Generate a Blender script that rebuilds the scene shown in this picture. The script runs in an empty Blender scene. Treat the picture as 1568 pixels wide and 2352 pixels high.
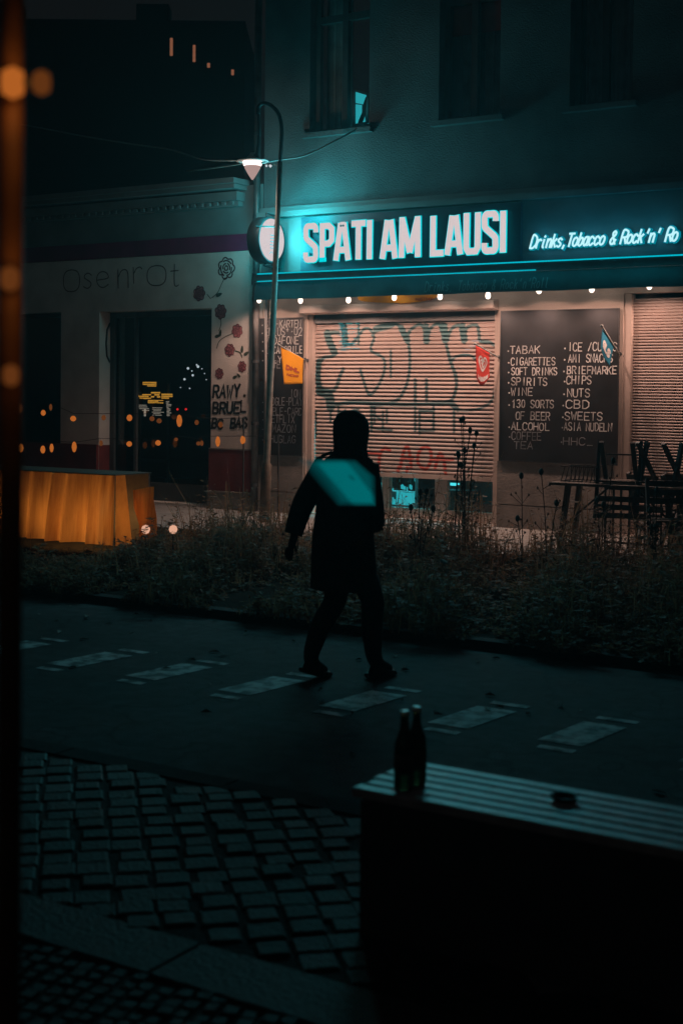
import bpy, bmesh, math, random
import numpy as np
from mathutils import Vector, Matrix
random.seed(7); rng = np.random.default_rng(7)
S = bpy.context.scene; COL = S.collection
R_ = math.radians
# ------------------------------------------------------------------ camera
CAM = Vector((11.65, -16.3, 1.89)); FP = 3136.0; SH = -0.082
th = R_(58)
F = Vector((-math.cos(th), math.sin(th), 0)); R = Vector((math.sin(th), math.cos(th), 0)); U = Vector((0, 0, 1))
pt = R_(1.5); F1 = F*math.cos(pt)-U*math.sin(pt); U1 = U*math.cos(pt)+F*math.sin(pt)
rl = R_(0.6); R1 = R*math.cos(rl)+U1*math.sin(rl); U2 = U1*math.cos(rl)-R*math.sin(rl)
cd = bpy.data.cameras.new('camera'); cam = bpy.data.objects.new('camera', cd); COL.objects.link(cam)
M = Matrix.Identity(4)
for i in range(3):
    M[i][0] = R1[i]; M[i][1] = U2[i]; M[i][2] = -F1[i]; M[i][3] = CAM[i]
cam.matrix_world = M
cd.sensor_fit = 'VERTICAL'; cd.sensor_height = 36; cd.sensor_width = 24; cd.lens = 48; cd.shift_y = SH
cd.clip_end = 600; cd.clip_start = 0.05
cd.dof.use_dof = True; cd.dof.focus_distance = 17.5; cd.dof.aperture_fstop = 2.6
S.camera = cam
def ray(u, v):
    return F1 + R1*((u-784)/FP) + U2*((1176-v)/FP + SH*2352/FP)
def G(u, v, z=0.0):
    d = ray(u, v); t = (z-CAM.z)/d.z; return CAM + d*t
def W(u, v, w=0.0):                       # point on the vertical plane w metres in front of the facade
    d = ray(u, v); t = (-w-CAM.y)/d.y; return CAM + d*t
def D(u, v, dep):
    return CAM + ray(u, v)*dep
def X(u, v=850, w=0): return W(u, v, w).x
def Z(u, v, w=0): return W(u, v, w).z
def c7(a, b): return 439+.4*a, 690+.4*b    # working grids used while measuring
def c8(a, b): return 940.6+.4*a, 690+.4*b
def c3(a, b): return .4*a, 376+.4*b
def c6(a, b): return .4*a, 690+.4*b
def c4(a, b): return 564+.4*a, 407.6+.4*b
def c2(a, b): return 627+.6*a, .6*b

# ------------------------------------------------------------------ materials
def nd(nt, t, **k):
    n = nt.nodes.new(t)
    for a, b in k.items(): setattr(n, a, b)
    return n
def mat(name, col, rough=.7, var=.25, scale=6, bump=0, bscale=40, metal=0, spec=.5, col2=None, detail=6, trans=0, ior=1.45):
    m = bpy.data.materials.new(name); m.use_nodes = True; nt = m.node_tree; b = nt.nodes['Principled BSDF']
    b.inputs['Roughness'].default_value = rough; b.inputs['Metallic'].default_value = metal
    b.inputs['Specular IOR Level'].default_value = spec; b.inputs['IOR'].default_value = ior
    b.inputs['Transmission Weight'].default_value = trans
    tc = nd(nt, 'ShaderNodeTexCoord'); n = nd(nt, 'ShaderNodeTexNoise'); n.inputs['Scale'].default_value = scale; n.inputs['Detail'].default_value = detail
    nt.links.new(tc.outputs['Object'], n.inputs['Vector'])
    r = nd(nt, 'ShaderNodeValToRGB'); c = Vector(col)
    a = c*(1-var); e = Vector(col2) if col2 else c*(1+var)
    r.color_ramp.elements[0].position = .3; r.color_ramp.elements[1].position = .7
    r.color_ramp.elements[0].color = (*a, 1); r.color_ramp.elements[1].color = (*e, 1)
    nt.links.new(n.outputs['Fac'], r.inputs['Fac']); nt.links.new(r.outputs['Color'], b.inputs['Base Color'])
    if bump:
        n2 = nd(nt, 'ShaderNodeTexNoise'); n2.inputs['Scale'].default_value = bscale; n2.inputs['Detail'].default_value = 8
        nt.links.new(tc.outputs['Object'], n2.inputs['Vector'])
        bp = nd(nt, 'ShaderNodeBump'); bp.inputs['Strength'].default_value = bump; bp.inputs['Distance'].default_value = .02
        nt.links.new(n2.outputs['Fac'], bp.inputs['Height']); nt.links.new(bp.outputs['Normal'], b.inputs['Normal'])
    return m
def emit(name, col, st):
    m = bpy.data.materials.new(name); m.use_nodes = True; nt = m.node_tree; nt.nodes.clear()
    o = nd(nt, 'ShaderNodeOutputMaterial'); e = nd(nt, 'ShaderNodeEmission')
    e.inputs['Color'].default_value = (*col, 1); e.inputs['Strength'].default_value = st
    if name not in ('letter_face_light', 'disc_face_light', 'warm_bulb_light', 'street_lamp_light', 'led_strip_light'): m.cycles.emission_sampling = 'NONE'
    nt.links.new(e.outputs[0], o.inputs[0]); return m
def pane_mat(name, tint, refl=.12):
    m = bpy.data.materials.new(name); m.use_nodes = True; nt = m.node_tree; nt.nodes.clear()
    o = nd(nt, 'ShaderNodeOutputMaterial'); t = nd(nt, 'ShaderNodeBsdfTransparent'); g = nd(nt, 'ShaderNodeBsdfGlossy'); x = nd(nt, 'ShaderNodeMixShader')
    t.inputs[0].default_value = (*tint, 1); g.inputs['Roughness'].default_value = .03; x.inputs[0].default_value = refl
    nt.links.new(t.outputs[0], x.inputs[1]); nt.links.new(g.outputs[0], x.inputs[2]); nt.links.new(x.outputs[0], o.inputs[0]); return m

m_stucco = mat('stucco', (.12, .12, .122), .9, .5, .8, .7, 45)
m_shopwall = mat('shop_plaster', (.5, .41, .36), .8, .1, 3, .25, 50)
m_plinth = mat('plinth_stone', (.2, .185, .17), .85, .25, 4, .3, 40)
m_cafe = mat('cafe_plaster', (.6, .55, .51), .85, .16, 2, .3, 45)
m_teal = mat('grey_fascia_paint', (.16, .17, .17), .6, .2, 2, .1, 30)
m_purple = mat('purple_paint', (.17, .012, .06), .7, .2, 3)
m_red = mat('burgundy_paint', (.13, .02, .02), .7, .25, 4, .2)
m_dark = mat('dark_metal', (.03, .032, .034), .45, .2, 8)
m_darkwood = mat('dark_wood', (.045, .03, .02), .6, .35, 12, .2)
m_frame = mat('window_frame_paint', (.07, .07, .07), .5, .2, 6)
m_shut = None
m_alu = mat('pale_frame_paint', (.45, .37, .33), .45, .12, 5)
m_board = mat('chalkboard_slate', (.012, .0125, .014), .75, .5, 2.5, spec=.25)
m_chalk = mat('chalk', (.5, .49, .48), .9, .5, 9)
m_chalk2 = mat('chalk_grey', (.18, .18, .19), .9, .5, 9)  # darker chalk, mostly for the lower lines
m_sign = mat('sign_board_paint', (.02, .05, .07), .4, .2, 2)
m_awn = mat('awning_cloth', (.045, .1, .11), .8, .2, 4)
m_awnl = mat('awning_print', (.16, .26, .27), .8, .2, 4)
m_black = mat('black_paint', (.012, .012, .013), .7, .3, 20)
m_rose = mat('rose_paint', (.36, .13, .14), .8, .3, 20)
m_roseo = mat('rose_outline_paint', (.07, .014, .022), .8, .3, 20)
m_leaf = mat('leaf_paint', (.03, .045, .03), .8, .3, 20)
m_hand = mat('handwriting_paint', (.11, .1, .095), .8, .3, 20)
m_zinc = mat('zinc_pipe', (.12, .12, .12), .45, .35, 6, 0, 40, .6)
m_pole = mat('galvanised_pole', (.1, .08, .06), .6, .4, 10, .1, 60)
m_asph = mat('asphalt', (.05, .05, .052), .85, .4, 9, .7, 130, spec=.2)
nt = m_asph.node_tree; b_ = nt.nodes['Principled BSDF']; tc_ = nd(nt, 'ShaderNodeTexCoord'); n_ = nd(nt, 'ShaderNodeTexNoise'); n_.inputs['Scale'].default_value = .55; n_.inputs['Detail'].default_value = 9; n_.inputs['Roughness'].default_value = .6; nt.links.new(tc_.outputs['Object'], n_.inputs['Vector'])
r_ = nd(nt, 'ShaderNodeValToRGB'); r_.color_ramp.elements[0].position = .38; r_.color_ramp.elements[1].position = .62; r_.color_ramp.elements[0].color = (.5, .5, .5, 1); r_.color_ramp.elements[1].color = (1.25, 1.25, 1.25, 1); nt.links.new(n_.outputs['Fac'], r_.inputs[0])
v_ = nd(nt, 'ShaderNodeTexVoronoi', feature='DISTANCE_TO_EDGE'); v_.inputs['Scale'].default_value = .45; vm_ = nd(nt, 'ShaderNodeVectorMath', operation='ADD'); n3_ = nd(nt, 'ShaderNodeTexNoise'); n3_.inputs['Scale'].default_value = 2.2; nt.links.new(tc_.outputs['Object'], n3_.inputs['Vector']); nt.links.new(tc_.outputs['Object'], vm_.inputs[0]); nt.links.new(n3_.outputs['Color'], vm_.inputs[1]); nt.links.new(vm_.outputs[0], v_.inputs['Vector'])
c_ = nd(nt, 'ShaderNodeValToRGB'); c_.color_ramp.elements[0].position = .0; c_.color_ramp.elements[1].position = .012; c_.color_ramp.elements[0].color = (.35, .35, .35, 1); nt.links.new(v_.outputs['Distance'], c_.inputs[0])
m1_ = nd(nt, 'ShaderNodeMix', data_type='RGBA', blend_type='MULTIPLY'); m1_.inputs[0].default_value = 1; m2_ = nd(nt, 'ShaderNodeMix', data_type='RGBA', blend_type='MULTIPLY'); m2_.inputs[0].default_value = 1
nt.links.new(b_.inputs['Base Color'].links[0].from_socket, m1_.inputs[6]); nt.links.new(r_.outputs[0], m1_.inputs[7]); nt.links.new(m1_.outputs[2], m2_.inputs[6]); nt.links.new(c_.outputs[0], m2_.inputs[7]); nt.links.new(m2_.outputs[2], b_.inputs['Base Color'])
m_pave = mat('far_paving', (.2, .19, .18), .85, .2, 3, .3)
m_kerb = mat('kerb_granite', (.03, .03, .03), .9, .2, 20, .3, spec=.1)
m_soil = mat('soil', (.02, .016, .012), .98, .4, 8, .8, 30, spec=.02)
m_weed = mat('weed_leaf', (.13, .075, .042), .8, .5, 3, 0, col2=(.26, .15, .085))
nt = m_weed.node_tree; tr = nd(nt, 'ShaderNodeBsdfTranslucent'); mx = nd(nt, 'ShaderNodeMixShader'); mx.inputs[0].default_value = .5; pb_ = nt.nodes['Principled BSDF']
nt.links.new(pb_.inputs['Base Color'].links[0].from_socket, tr.inputs[0]); out_ = nt.nodes['Material Output']
nt.links.new(pb_.outputs[0], mx.inputs[1]); nt.links.new(tr.outputs[0], mx.inputs[2]); nt.links.new(mx.outputs[0], out_.inputs[0])
m_stem = mat('weed_stem', (.04, .032, .022), .85, .3, 20)
m_cloth = mat('coat_cloth', (.034, .033, .035), .95, .35, 14, 1.0, 7)
m_skin = mat('skin', (.35, .2, .15), .6, .1, 10)
m_jean = mat('trouser_cloth', (.015, .016, .02), .9, .3, 30)
m_shoe = mat('shoe_leather', (.012, .012, .012), .6, .3, 20)
m_bench = mat('bench_slat_wood', (.32, .31, .3), .45, .3, 14, .2, 60)
m_conc = mat('bench_concrete', (.06, .058, .055), .9, .2, 6, .3)
m_bottle = mat('bottle_glass', (.03, .06, .025), .08, .1, 5, trans=.8)
m_label = mat('bottle_label', (.05, .055, .045), .7, .3, 20)
m_cap = mat('crown_cap', (.6, .6, .58), .3, .1, 5, metal=.8)
m_yellow = mat('yellow_cloth', (.75, .36, .01), .8, .06, 4)
def translucent(m, f):
    nt = m.node_tree; tr = nd(nt, 'ShaderNodeBsdfTranslucent'); mx = nd(nt, 'ShaderNodeMixShader'); mx.inputs[0].default_value = f; p_ = nt.nodes['Principled BSDF']
    nt.links.new(p_.inputs['Base Color'].links[0].from_socket, tr.inputs[0]); o_ = nt.nodes['Material Output']
    nt.links.new(p_.outputs[0], mx.inputs[1]); nt.links.new(tr.outputs[0], mx.inputs[2]); nt.links.new(mx.outputs[0], o_.inputs[0])
translucent(m_yellow, .4)
m_redcloth = mat('red_cloth', (.42, .03, .02), .8, .08, 4)
m_bluecloth = mat('blue_cloth', (.02, .22, .36), .8, .08, 4)
m_white = mat('white_print', (.75, .75, .75), .8, .05, 4)
m_dred = mat('dark_red_print', (.28, .05, .01), .8, .05, 4)
m_cable = mat('cable_sheath', (.25, .26, .25), .5, .1, 4)
m_curt = mat('curtain_cloth', (.55, .6, .6), .9, .25, 5)
m_redrefl = mat('red_reflection_cloth', (.5, .06, .05), .9, .2, 5)
m_glassdk = pane_mat('dark_pane', (.85, .9, .9), .05)
m_glassc = pane_mat('clear_pane', (.9, .95, .95), .05)
e_letter = emit('letter_face_light', (1, .83, .83), .68)
e_halo = emit('letter_edge_light', (.0, .75, .85), .9)
e_led = emit('led_strip_light', (0, .62, .78), .75)
e_neon = emit('neon_tube_light', (.55, .95, 1), 1.0)
e_neonh = emit('neon_halo_light', (0, .45, .65), .5)
e_disc = emit('disc_face_light', (.98, .84, .86), .7)
e_warm = emit('warm_bulb_light', (1, .8, .66), 18)
e_lamp = emit('street_lamp_light', (1, .8, .74), 2.5)
e_amber = emit('amber_reflection_light', (1, .26, .04), .42)
e_amber2 = emit('amber_dim_reflection_light', (1, .28, .06), .11)
e_kiosk = emit('amber_sign_light', (1, .42, .05), .6)
e_white = emit('small_white_light', (.9, .95, 1), .7)
e_redl = emit('red_tail_light_reflection', (1, .02, .02), .9)
e_cyan = emit('cyan_tube_light', (.1, .9, 1), 1.1)
e_pink = emit('pink_bulb_light', (1, .52, .34), .75)
e_win = emit('cyan_window_light', (.05, .75, .85), .6)

# ------------------------------------------------------------------ mesh helpers
class MB:
    def __init__(s): s.v = []; s.f = []; s.mi = []
    def add(s, vs, fs, mi=0):
        o = len(s.v); s.v += [tuple(v) for v in vs]; s.f += [tuple(i+o for i in f) for f in fs]; s.mi += [mi]*len(fs); return s
    def box(s, x0, x1, y0, y1, z0, z1, mi=0):
        vs = [(x, y, z) for z in (z0, z1) for y in (y0, y1) for x in (x0, x1)]
        return s.add(vs, [(0, 2, 3, 1), (4, 5, 7, 6), (0, 1, 5, 4), (2, 6, 7, 3), (0, 4, 6, 2), (1, 3, 7, 5)], mi)
    def obox(s, c, ax, ay, az, mi=0):          # oriented box: half vectors
        c, ax, ay, az = map(Vector, (c, ax, ay, az))
        vs = [c+ax*i+ay*j+az*k for k in (-1, 1) for j in (-1, 1) for i in (-1, 1)]
        return s.add(vs, [(0, 2, 3, 1), (4, 5, 7, 6), (0, 1, 5, 4), (2, 6, 7, 3), (0, 4, 6, 2), (1, 3, 7, 5)], mi)
    def bar(s, a, b, t, t2=None, mi=0):
        a, b = Vector(a), Vector(b); d = b-a; n = d.normalized()
        up = Vector((0, 0, 1)) if abs(n.z) < .9 else Vector((1, 0, 0))
        p = n.cross(up).normalized(); q = n.cross(p)
        return s.obox((a+b)/2, d/2, p*(t/2), q*((t2 or t)/2), mi)
    def tube(s, pts, r, n=10, mi=0, caps=True):
        pts = [Vector(p) for p in pts]; rs = r if isinstance(r, (list, tuple)) else [r]*len(pts)
        o = len(s.v); prev = None
        for i, p in enumerate(pts):
            d = (pts[min(i+1, len(pts)-1)]-pts[max(i-1, 0)]).normalized()
            if prev is None:
                up = Vector((0, 0, 1)) if abs(d.z) < .9 else Vector((1, 0, 0)); a = d.cross(up).normalized()
            else: a = (prev-d*prev.dot(d)).normalized()
            prev = a; b = d.cross(a)
            for k in range(n):
                t = 2*math.pi*k/n; s.v.append(tuple(p+(a*math.cos(t)+b*math.sin(t))*rs[i]))
        for i in range(len(pts)-1):
            for k in range(n):
                s.f.append((o+i*n+k, o+i*n+(k+1) % n, o+(i+1)*n+(k+1) % n, o+(i+1)*n+k)); s.mi.append(mi)
        if caps:
            s.f.append(tuple(o+k for k in range(n))[::-1]); s.mi.append(mi)
            e = o+(len(pts)-1)*n; s.f.append(tuple(e+k for k in range(n))); s.mi.append(mi)
        return s
    def lathe(s, prof, c=(0, 0, 0), n=20, mi=0, axis=None, sx=1, sy=1):
        c = Vector(c); o = len(s.v)
        q = axis.normalized().to_track_quat('Z', 'Y') if axis else None
        for r, z in prof:
            for k in range(n):
                t = 2*math.pi*k/n; p = Vector((r*math.cos(t)*sx, r*math.sin(t)*sy, z))
                s.v.append(tuple(c+(q @ p if q else p)))
        for i in range(len(prof)-1):
            for k in range(n):
                s.f.append((o+i*n+k, o+i*n+(k+1) % n, o+(i+1)*n+(k+1) % n, o+(i+1)*n+k)); s.mi.append(mi)
        s.f.append(tuple(o+k for k in range(n))[::-1]); s.mi.append(mi)
        e = o+(len(prof)-1)*n; s.f.append(tuple(e+k for k in range(n))); s.mi.append(mi)
        return s
    def build(s, name, mats, parent=None, smooth=False, origin=None):
        me = bpy.data.meshes.new(name); vs = s.v
        if origin is not None:
            o = Vector(origin); vs = [tuple(Vector(v)-o) for v in vs]
        me.from_pydata(vs, [], s.f); me.update()
        for m in (mats if isinstance(mats, (list, tuple)) else [mats]): me.materials.append(m)
        me.polygons.foreach_set('material_index', s.mi)
        if smooth: me.polygons.foreach_set('use_smooth', [True]*len(s.f))
        ob = bpy.data.objects.new(name, me); COL.objects.link(ob)
        if parent is not None:
            ob.parent = parent
            if origin is None: ob.location = -parent.location if parent.type == 'EMPTY' and parent.parent is None else (0, 0, 0)
            else: ob.location = Vector(origin)-parent.location
        elif origin is not None: ob.location = origin
        return ob
def tag(o, label=None, cat=None, group=None, kind=None):
    if label: o['label'] = label
    if cat: o['category'] = cat
    if group: o['group'] = group
    if kind: o['kind'] = kind
    return o
def thing(name, label, cat, loc=(0, 0, 0), group=None):
    o = bpy.data.objects.new(name, None); COL.objects.link(o); o.location = loc; o.empty_display_size = .2
    return tag(o, label, cat, group)
def sub(mb, name, m, root, parent, smooth=False):      # sub-part: world coordinates, under a part built at world coordinates
    ob = mb.build(name, m, None, smooth); ob.parent = parent; return ob
def light(name, kind, loc, energy, col, parent=None, **k):
    l = bpy.data.lights.new(name, kind); l.energy = energy; l.color = col
    for a, b in k.items(): setattr(l, a, b)
    o = bpy.data.objects.new(name, l); COL.objects.link(o); o.location = loc
    if parent is not None:
        o.parent = parent; o.location = Vector(loc)-parent.location
    return o
def catmull(p, n=6, closed=False):
    p = [Vector(q).to_3d() for q in p]
    if len(p) < 3: return p
    out = []; m = len(p)
    for i in range(m if closed else m-1):
        a = p[(i-1) % m] if (closed or i > 0) else p[0]; b = p[i]; c = p[(i+1) % m]; d = p[(i+2) % m] if (closed or i+2 < m) else p[-1]
        for k in range(n):
            t = k/n
            out.append(.5*((2*b)+(c-a)*t+(2*a-5*b+4*c-d)*t*t+(3*b-a-3*c+d)*t**3))
    out.append(p[0] if closed else p[-1]); return out
def ribbon(mb, pts, width, fn, mi=0, taper=False):
    """flat painted stroke: pts 2-D (metres), fn maps (a,b) to a 3-D point"""
    P = [Vector((p[0], p[1])) for p in pts]
    Q = [P[0]]
    for p in P[1:]:
        if (p-Q[-1]).length > 1e-6: Q.append(p)
    P = Q
    if len(P) < 2: return
    d = (P[1]-P[0]).normalized(); P[0] = P[0]-d*width*.35; d = (P[-1]-P[-2]).normalized(); P[-1] = P[-1]+d*width*.35
    vs = []
    for i, p in enumerate(P):
        d0 = (P[i]-P[i-1]).normalized() if i > 0 else None; d1 = (P[i+1]-P[i]).normalized() if i < len(P)-1 else None
        if d0 is None: d0 = d1
        if d1 is None: d1 = d0
        n0 = Vector((-d0.y, d0.x)); n1 = Vector((-d1.y, d1.x)); m = n0+n1
        m = m.normalized() if m.length > .05 else n0
        k = min(1/max(m.dot(n0), .4), 1.9)
        w = width/2*k*(random.uniform(.8, 1.15) if taper else 1)
        vs += [fn(p.x+m.x*w, p.y+m.y*w), fn(p.x-m.x*w, p.y-m.y*w)]
    mb.add(vs, [(2*i, 2*i+1, 2*i+3, 2*i+2) for i in range(len(P)-1)], mi)
GL = {
'A': '0 0 2 6 4 0;.8 2 3.2 2', 'B': '0 3.1 0 6 2.6 6 3.5 5.3 3.5 3.9 2.6 3.1 .2 3.1;.2 3 2.6 3 3.8 2.3 3.8 .8 2.8 0 0 0 0 3', 'C': '4 5 3 6 1.2 6 0 4.6 0 1.4 1.2 0 3 0 4 1',
'D': '0 0 0 6 2.2 6 4 4.4 4 1.6 2.2 0 .2 0', 'E': '4 6 0 6 0 0 4 0;.2 3 3.2 3', 'F': '4 6 0 6 0 0;.2 3 3.2 3', 'G': '4 5 3 6 1.2 6 0 4.6 0 1.4 1.2 0 3 0 4 1.2 4 2.8 2.4 2.8',
'H': '0 0 0 6;4 0 4 6;.2 3 3.8 3', 'I': '2 0 2 6', 'J': '1 6 3.4 6 3.4 1.2 2.4 0 1 0 .3 1', 'K': '0 0 0 6;4 6 .3 2.8;1.3 3.6 4 0', 'L': '0 6 0 0 3.6 0', 'M': '0 0 .3 6 2 2 3.7 6 4 0',
'N': '0 0 0 6 4 0 4 6', 'O': '2 6 .7 5.6 0 4.2 0 1.8 .7 .4 2 0 3.3 .4 4 1.8 4 4.2 3.3 5.6 2 6', 'P': '0 0 0 6 2.8 6 3.9 5.2 3.9 3.6 2.8 2.8 .2 2.8', 'R': '0 0 0 6 2.8 6 3.9 5.2 3.9 3.6 2.8 2.9 .2 2.9;2 2.8 4 0',
'S': '3.9 5 2.9 6 1.1 6 .1 5.1 .1 4.1 1 3.3 3 2.7 3.9 1.9 3.9 .9 2.9 0 1.1 0 0 1', 'T': '0 6 4 6;2 5.9 2 0', 'U': '0 6 0 1.3 1 0 3 0 4 1.3 4 6', 'V': '0 6 2 0 4 6', 'W': '0 6 .9 0 2 4 3.1 0 4 6',
'X': '0 0 4 6;0 6 4 0', 'Y': '0 6 2 3 4 6;2 3 2 0', 'Z': '0 6 4 6 0 0 4 0', '0': '2 6 .7 5.4 .2 3 .7 .6 2 0 3.3 .6 3.8 3 3.3 5.4 2 6', '1': '.8 4.6 2.2 6 2.2 0', '2': '.2 4.8 1.2 6 3 6 3.8 4.8 3.4 3.4 .2 0 4 0',
'3': '.2 5.2 1.2 6 3 6 3.7 5 3.2 3.6 1.8 3.2 3.4 2.7 3.9 1.4 3 0 1 0 .1 .9', '-': '.8 3 3.2 3', '+': '.6 4.6 3.4 4.6;2 3.2 2 6', '/': '.5 0 3.5 6', '_': '0 0 3.6 0', '.': '1.8 0 2.2 .5', ',': '2 .5 1.5 -.9', "'": '2.2 6 1.8 4.4', '*': '1.6 2.8 2.4 3.2', '(': '2.6 6 1.6 4 1.6 2 2.6 0',
'&': '4 0 1 4.4 1.2 5.6 2.2 6 3 5.2 2.6 4 .6 2.4 .3 1 1.3 0 2.6 .2 3.9 2',
'o': '2 4 .8 3.5 .3 2 .8 .5 2 0 3.2 .5 3.7 2 3.2 3.5 2 4', 's': '3.4 3.4 2.2 4 1 3.6 .9 2.7 3 1.6 3.1 .6 1.9 0 .4 .5', 'e': '.5 1.9 3.4 2.3 3.2 3.5 2 4 .8 3.4 .4 1.8 1.1 .4 2.3 0 3.6 .7', 'n': '.4 4 .5 0;.5 2.4 1.4 3.7 2.6 3.9 3.3 3 3.4 0', 'r': '.6 4 .8 0;.8 2.4 1.6 3.6 2.8 4 3.5 3.5',
't': '1.8 5.8 1.8 1 2.4 0 3.4 .3;.4 4 3.3 4.1', 'i': '1.6 3.8 1.6 .6 2.4 0;1.6 5.1 1.8 5.5', 'k': '.6 6 .6 0;3.2 3.8 .8 1.8;1.6 2.4 3.4 0', 'b': '.6 6 .6 .4;.7 2.4 1.6 3.7 2.9 3.6 3.5 2.4 3.2 .8 2 0 .7 .5', 'a': '3.2 3.4 2 4 .8 3.5 .3 2 .8 .5 1.9 0 3.1 1.2;3.3 4 3.2 .8 3.9 0', 'c': '3.5 3.2 2.2 4 .9 3.5 .4 2 .9 .5 2.1 0 3.6 .8', 'l': '1.4 6 1.4 .8 2.2 0', 'd': '3.2 6 3.2 0;3.1 3 2 3.9 .7 3.3 .4 1.6 1 .2 2.2 0 3.1 1', 'u': '.5 4 .5 1 1.4 0 2.6 .3 3.3 1.4;3.4 4 3.4 0', 'h': '.5 6 .5 0;.5 2.4 1.5 3.8 2.8 3.8 3.4 2.8 3.4 0', 'g': '3.3 3.6 2 4 .7 3.4 .4 2 1 .6 2.2 .4 3.2 1.4;3.3 4 3.3 -1 2.2 -2 .8 -1.4',
}
def glyph(ch):
    out = []
    for st in GL[ch].split(';'):
        n = [float(q) for q in st.split()]; out.append(list(zip(n[0::2], n[1::2])))
    return out
def write(mb, txt, x0, z0, x1, cap, width, fn, jit=.0, shear=0, smooth=False, mi=0, z1=None, narrow=.72):
    """stroke lettering from x0 to x1 (metres), cap height cap; fn(a,b,k)->3-D, k = stroke number"""
    adv = (x1-x0)/(len(txt)-1+narrow); sx = adv*narrow/4; k = 0
    for i, ch in enumerate(txt):
        if ch == ' ': continue
        bx = x0+adv*i+random.uniform(-jit, jit); bz = z0+(0 if z1 is None else (z1-z0)*i/max(len(txt)-1, 1))+random.uniform(-jit, jit); ro = random.uniform(-jit, jit)*4
        for st in glyph(ch):
            pts = [((a*sx)+b*cap/6*(shear+ro), b*cap/6) for a, b in st]
            if smooth: pts = [(p.x, p.y) for p in catmull([(a, b, 0) for a, b in pts], 4)]
            ribbon(mb, [(bx+a, bz+b) for a, b in pts], width, lambda a, b, k=k: fn(a, b, k), mi, jit > 0); k += 1
def flat(y, step=.0004):
    return lambda a, b, k=0: (a, y-.0004*(k % 7), b)
def wall_mesh(x0, x1, z0, z1, y, holes, depth, mi=0, mir=0, back=None):
    """front face at y with rectangular openings (x0,x1,z0,z1) and reveals going back by depth"""
    mb = MB(); xs = sorted({x0, x1, *[h[0] for h in holes], *[h[1] for h in holes]}); zs = sorted({z0, z1, *[h[2] for h in holes], *[h[3] for h in holes]})
    xs = [x for x in xs if x0 <= x <= x1]; zs = [z for z in zs if z0 <= z <= z1]
    for i in range(len(xs)-1):
        for j in range(len(zs)-1):
            cx = (xs[i]+xs[i+1])/2; cz = (zs[j]+zs[j+1])/2
            if any(h[0] < cx < h[1] and h[2] < cz < h[3] for h in holes): continue
            mb.add([(xs[i], y, zs[j]), (xs[i+1], y, zs[j]), (xs[i+1], y, zs[j+1]), (xs[i], y, zs[j+1])], [(0, 1, 2, 3)], mi)
    for a, b, c, d in holes:
        e = y+depth
        mb.add([(a, y, c), (a, e, c), (a, e, d), (a, y, d)], [(3, 2, 1, 0)], mir); mb.add([(b, y, c), (b, e, c), (b, e, d), (b, y, d)], [(0, 1, 2, 3)], mir)
        mb.add([(a, y, d), (b, y, d), (b, e, d), (a, e, d)], [(3, 2, 1, 0)], mir); mb.add([(a, y, c), (b, y, c), (b, e, c), (a, e, c)], [(0, 1, 2, 3)], mir)
    yb = y+.45
    mb.add([(x0, y, z0), (x0, yb, z0), (x0, yb, z1), (x0, y, z1)], [(0, 3, 2, 1)], mi); mb.add([(x1, y, z0), (x1, yb, z0), (x1, yb, z1), (x1, y, z1)], [(0, 1, 2, 3)], mi)
    mb.add([(x0, y, z1), (x1, y, z1), (x1, yb, z1), (x0, yb, z1)], [(0, 1, 2, 3)], mi)
    return mb

PZ = .14                                   # far pavement level
# ------------------------------------------------------------------ world and moon
w = bpy.data.worlds.new('World'); S.world = w; w.use_nodes = True; nt = w.node_tree
bg = nt.nodes['Background']; glow = nd(nt, 'ShaderNodeBackground'); glow.inputs[0].default_value = (1, .95, 1.05, 1); glow.inputs[1].default_value = .0036
ads = nd(nt, 'ShaderNodeAddShader'); nt.links.new(bg.outputs[0], ads.inputs[0]); nt.links.new(glow.outputs[0], ads.inputs[1]); nt.links.new(ads.outputs[0], nt.nodes['World Output'].inputs[0])
sk = nd(nt, 'ShaderNodeTexSky', sky_type='NISHITA'); sk.sun_disc = False
sk.sun_elevation = R_(-4.5); sk.sun_rotation = R_(200); bg.inputs['Strength'].default_value = .06
nt.links.new(sk.outputs[0], bg.inputs[0])
sun = bpy.data.lights.new('moon', 'SUN'); so = bpy.data.objects.new('moon', sun); COL.objects.link(so)
sun.energy = .004; sun.angle = R_(10); sun.color = (.7, .85, 1); so.rotation_euler = (R_(50), 0, R_(-20))
S.view_settings.view_transform = 'Standard'; S.view_settings.look = 'None'; S.view_settings.exposure = 0; S.view_settings.gamma = 1
S.cycles.use_denoising = True; S.cycles.use_adaptive_sampling = False; S.cycles.volume_bounces = 0; S.cycles.max_bounces = 4; S.cycles.light_sampling_threshold = .002; S.cycles.sample_clamp_direct = 2.5; S.cycles.sample_clamp_indirect = 1; S.cycles.max_bounces = 6; S.cycles.sample_clamp_indirect = 4; S.cycles.caustics_reflective = False; S.cycles.caustics_refractive = False

# ------------------------------------------------------------------ ground
YK = -7.2; YN = -11.3                      # kerb of the verge, near kerb
tag(MB().add([(-250, -150, 0), (250, -150, 0), (250, 300, 0), (-250, 300, 0)], [(0, 1, 2, 3)]).build('road', m_asph), kind='structure')
tag(MB().box(-60, 40, -2.7, 30, -.05, PZ).build('far_pavement', m_pave), kind='structure')
tag(MB().box(-60, 40, YK+.14, -2.704, -.05, .05).build('verge_soil', m_soil), kind='structure')
kb = MB(); x = -60.
while x < 40:
    kb.box(x, x+.99, YK, YK+.135, -.05, .062); x += 1.0
tag(kb.build('verge_kerb', m_kerb), kind='structure')
kb = MB(); x = -40.
while x < 30:
    kb.box(x, x+.99, YN-.14, YN, -.05, .12); x += 1.0
tag(kb.build('near_kerb', m_kerb), kind='structure')
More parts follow.
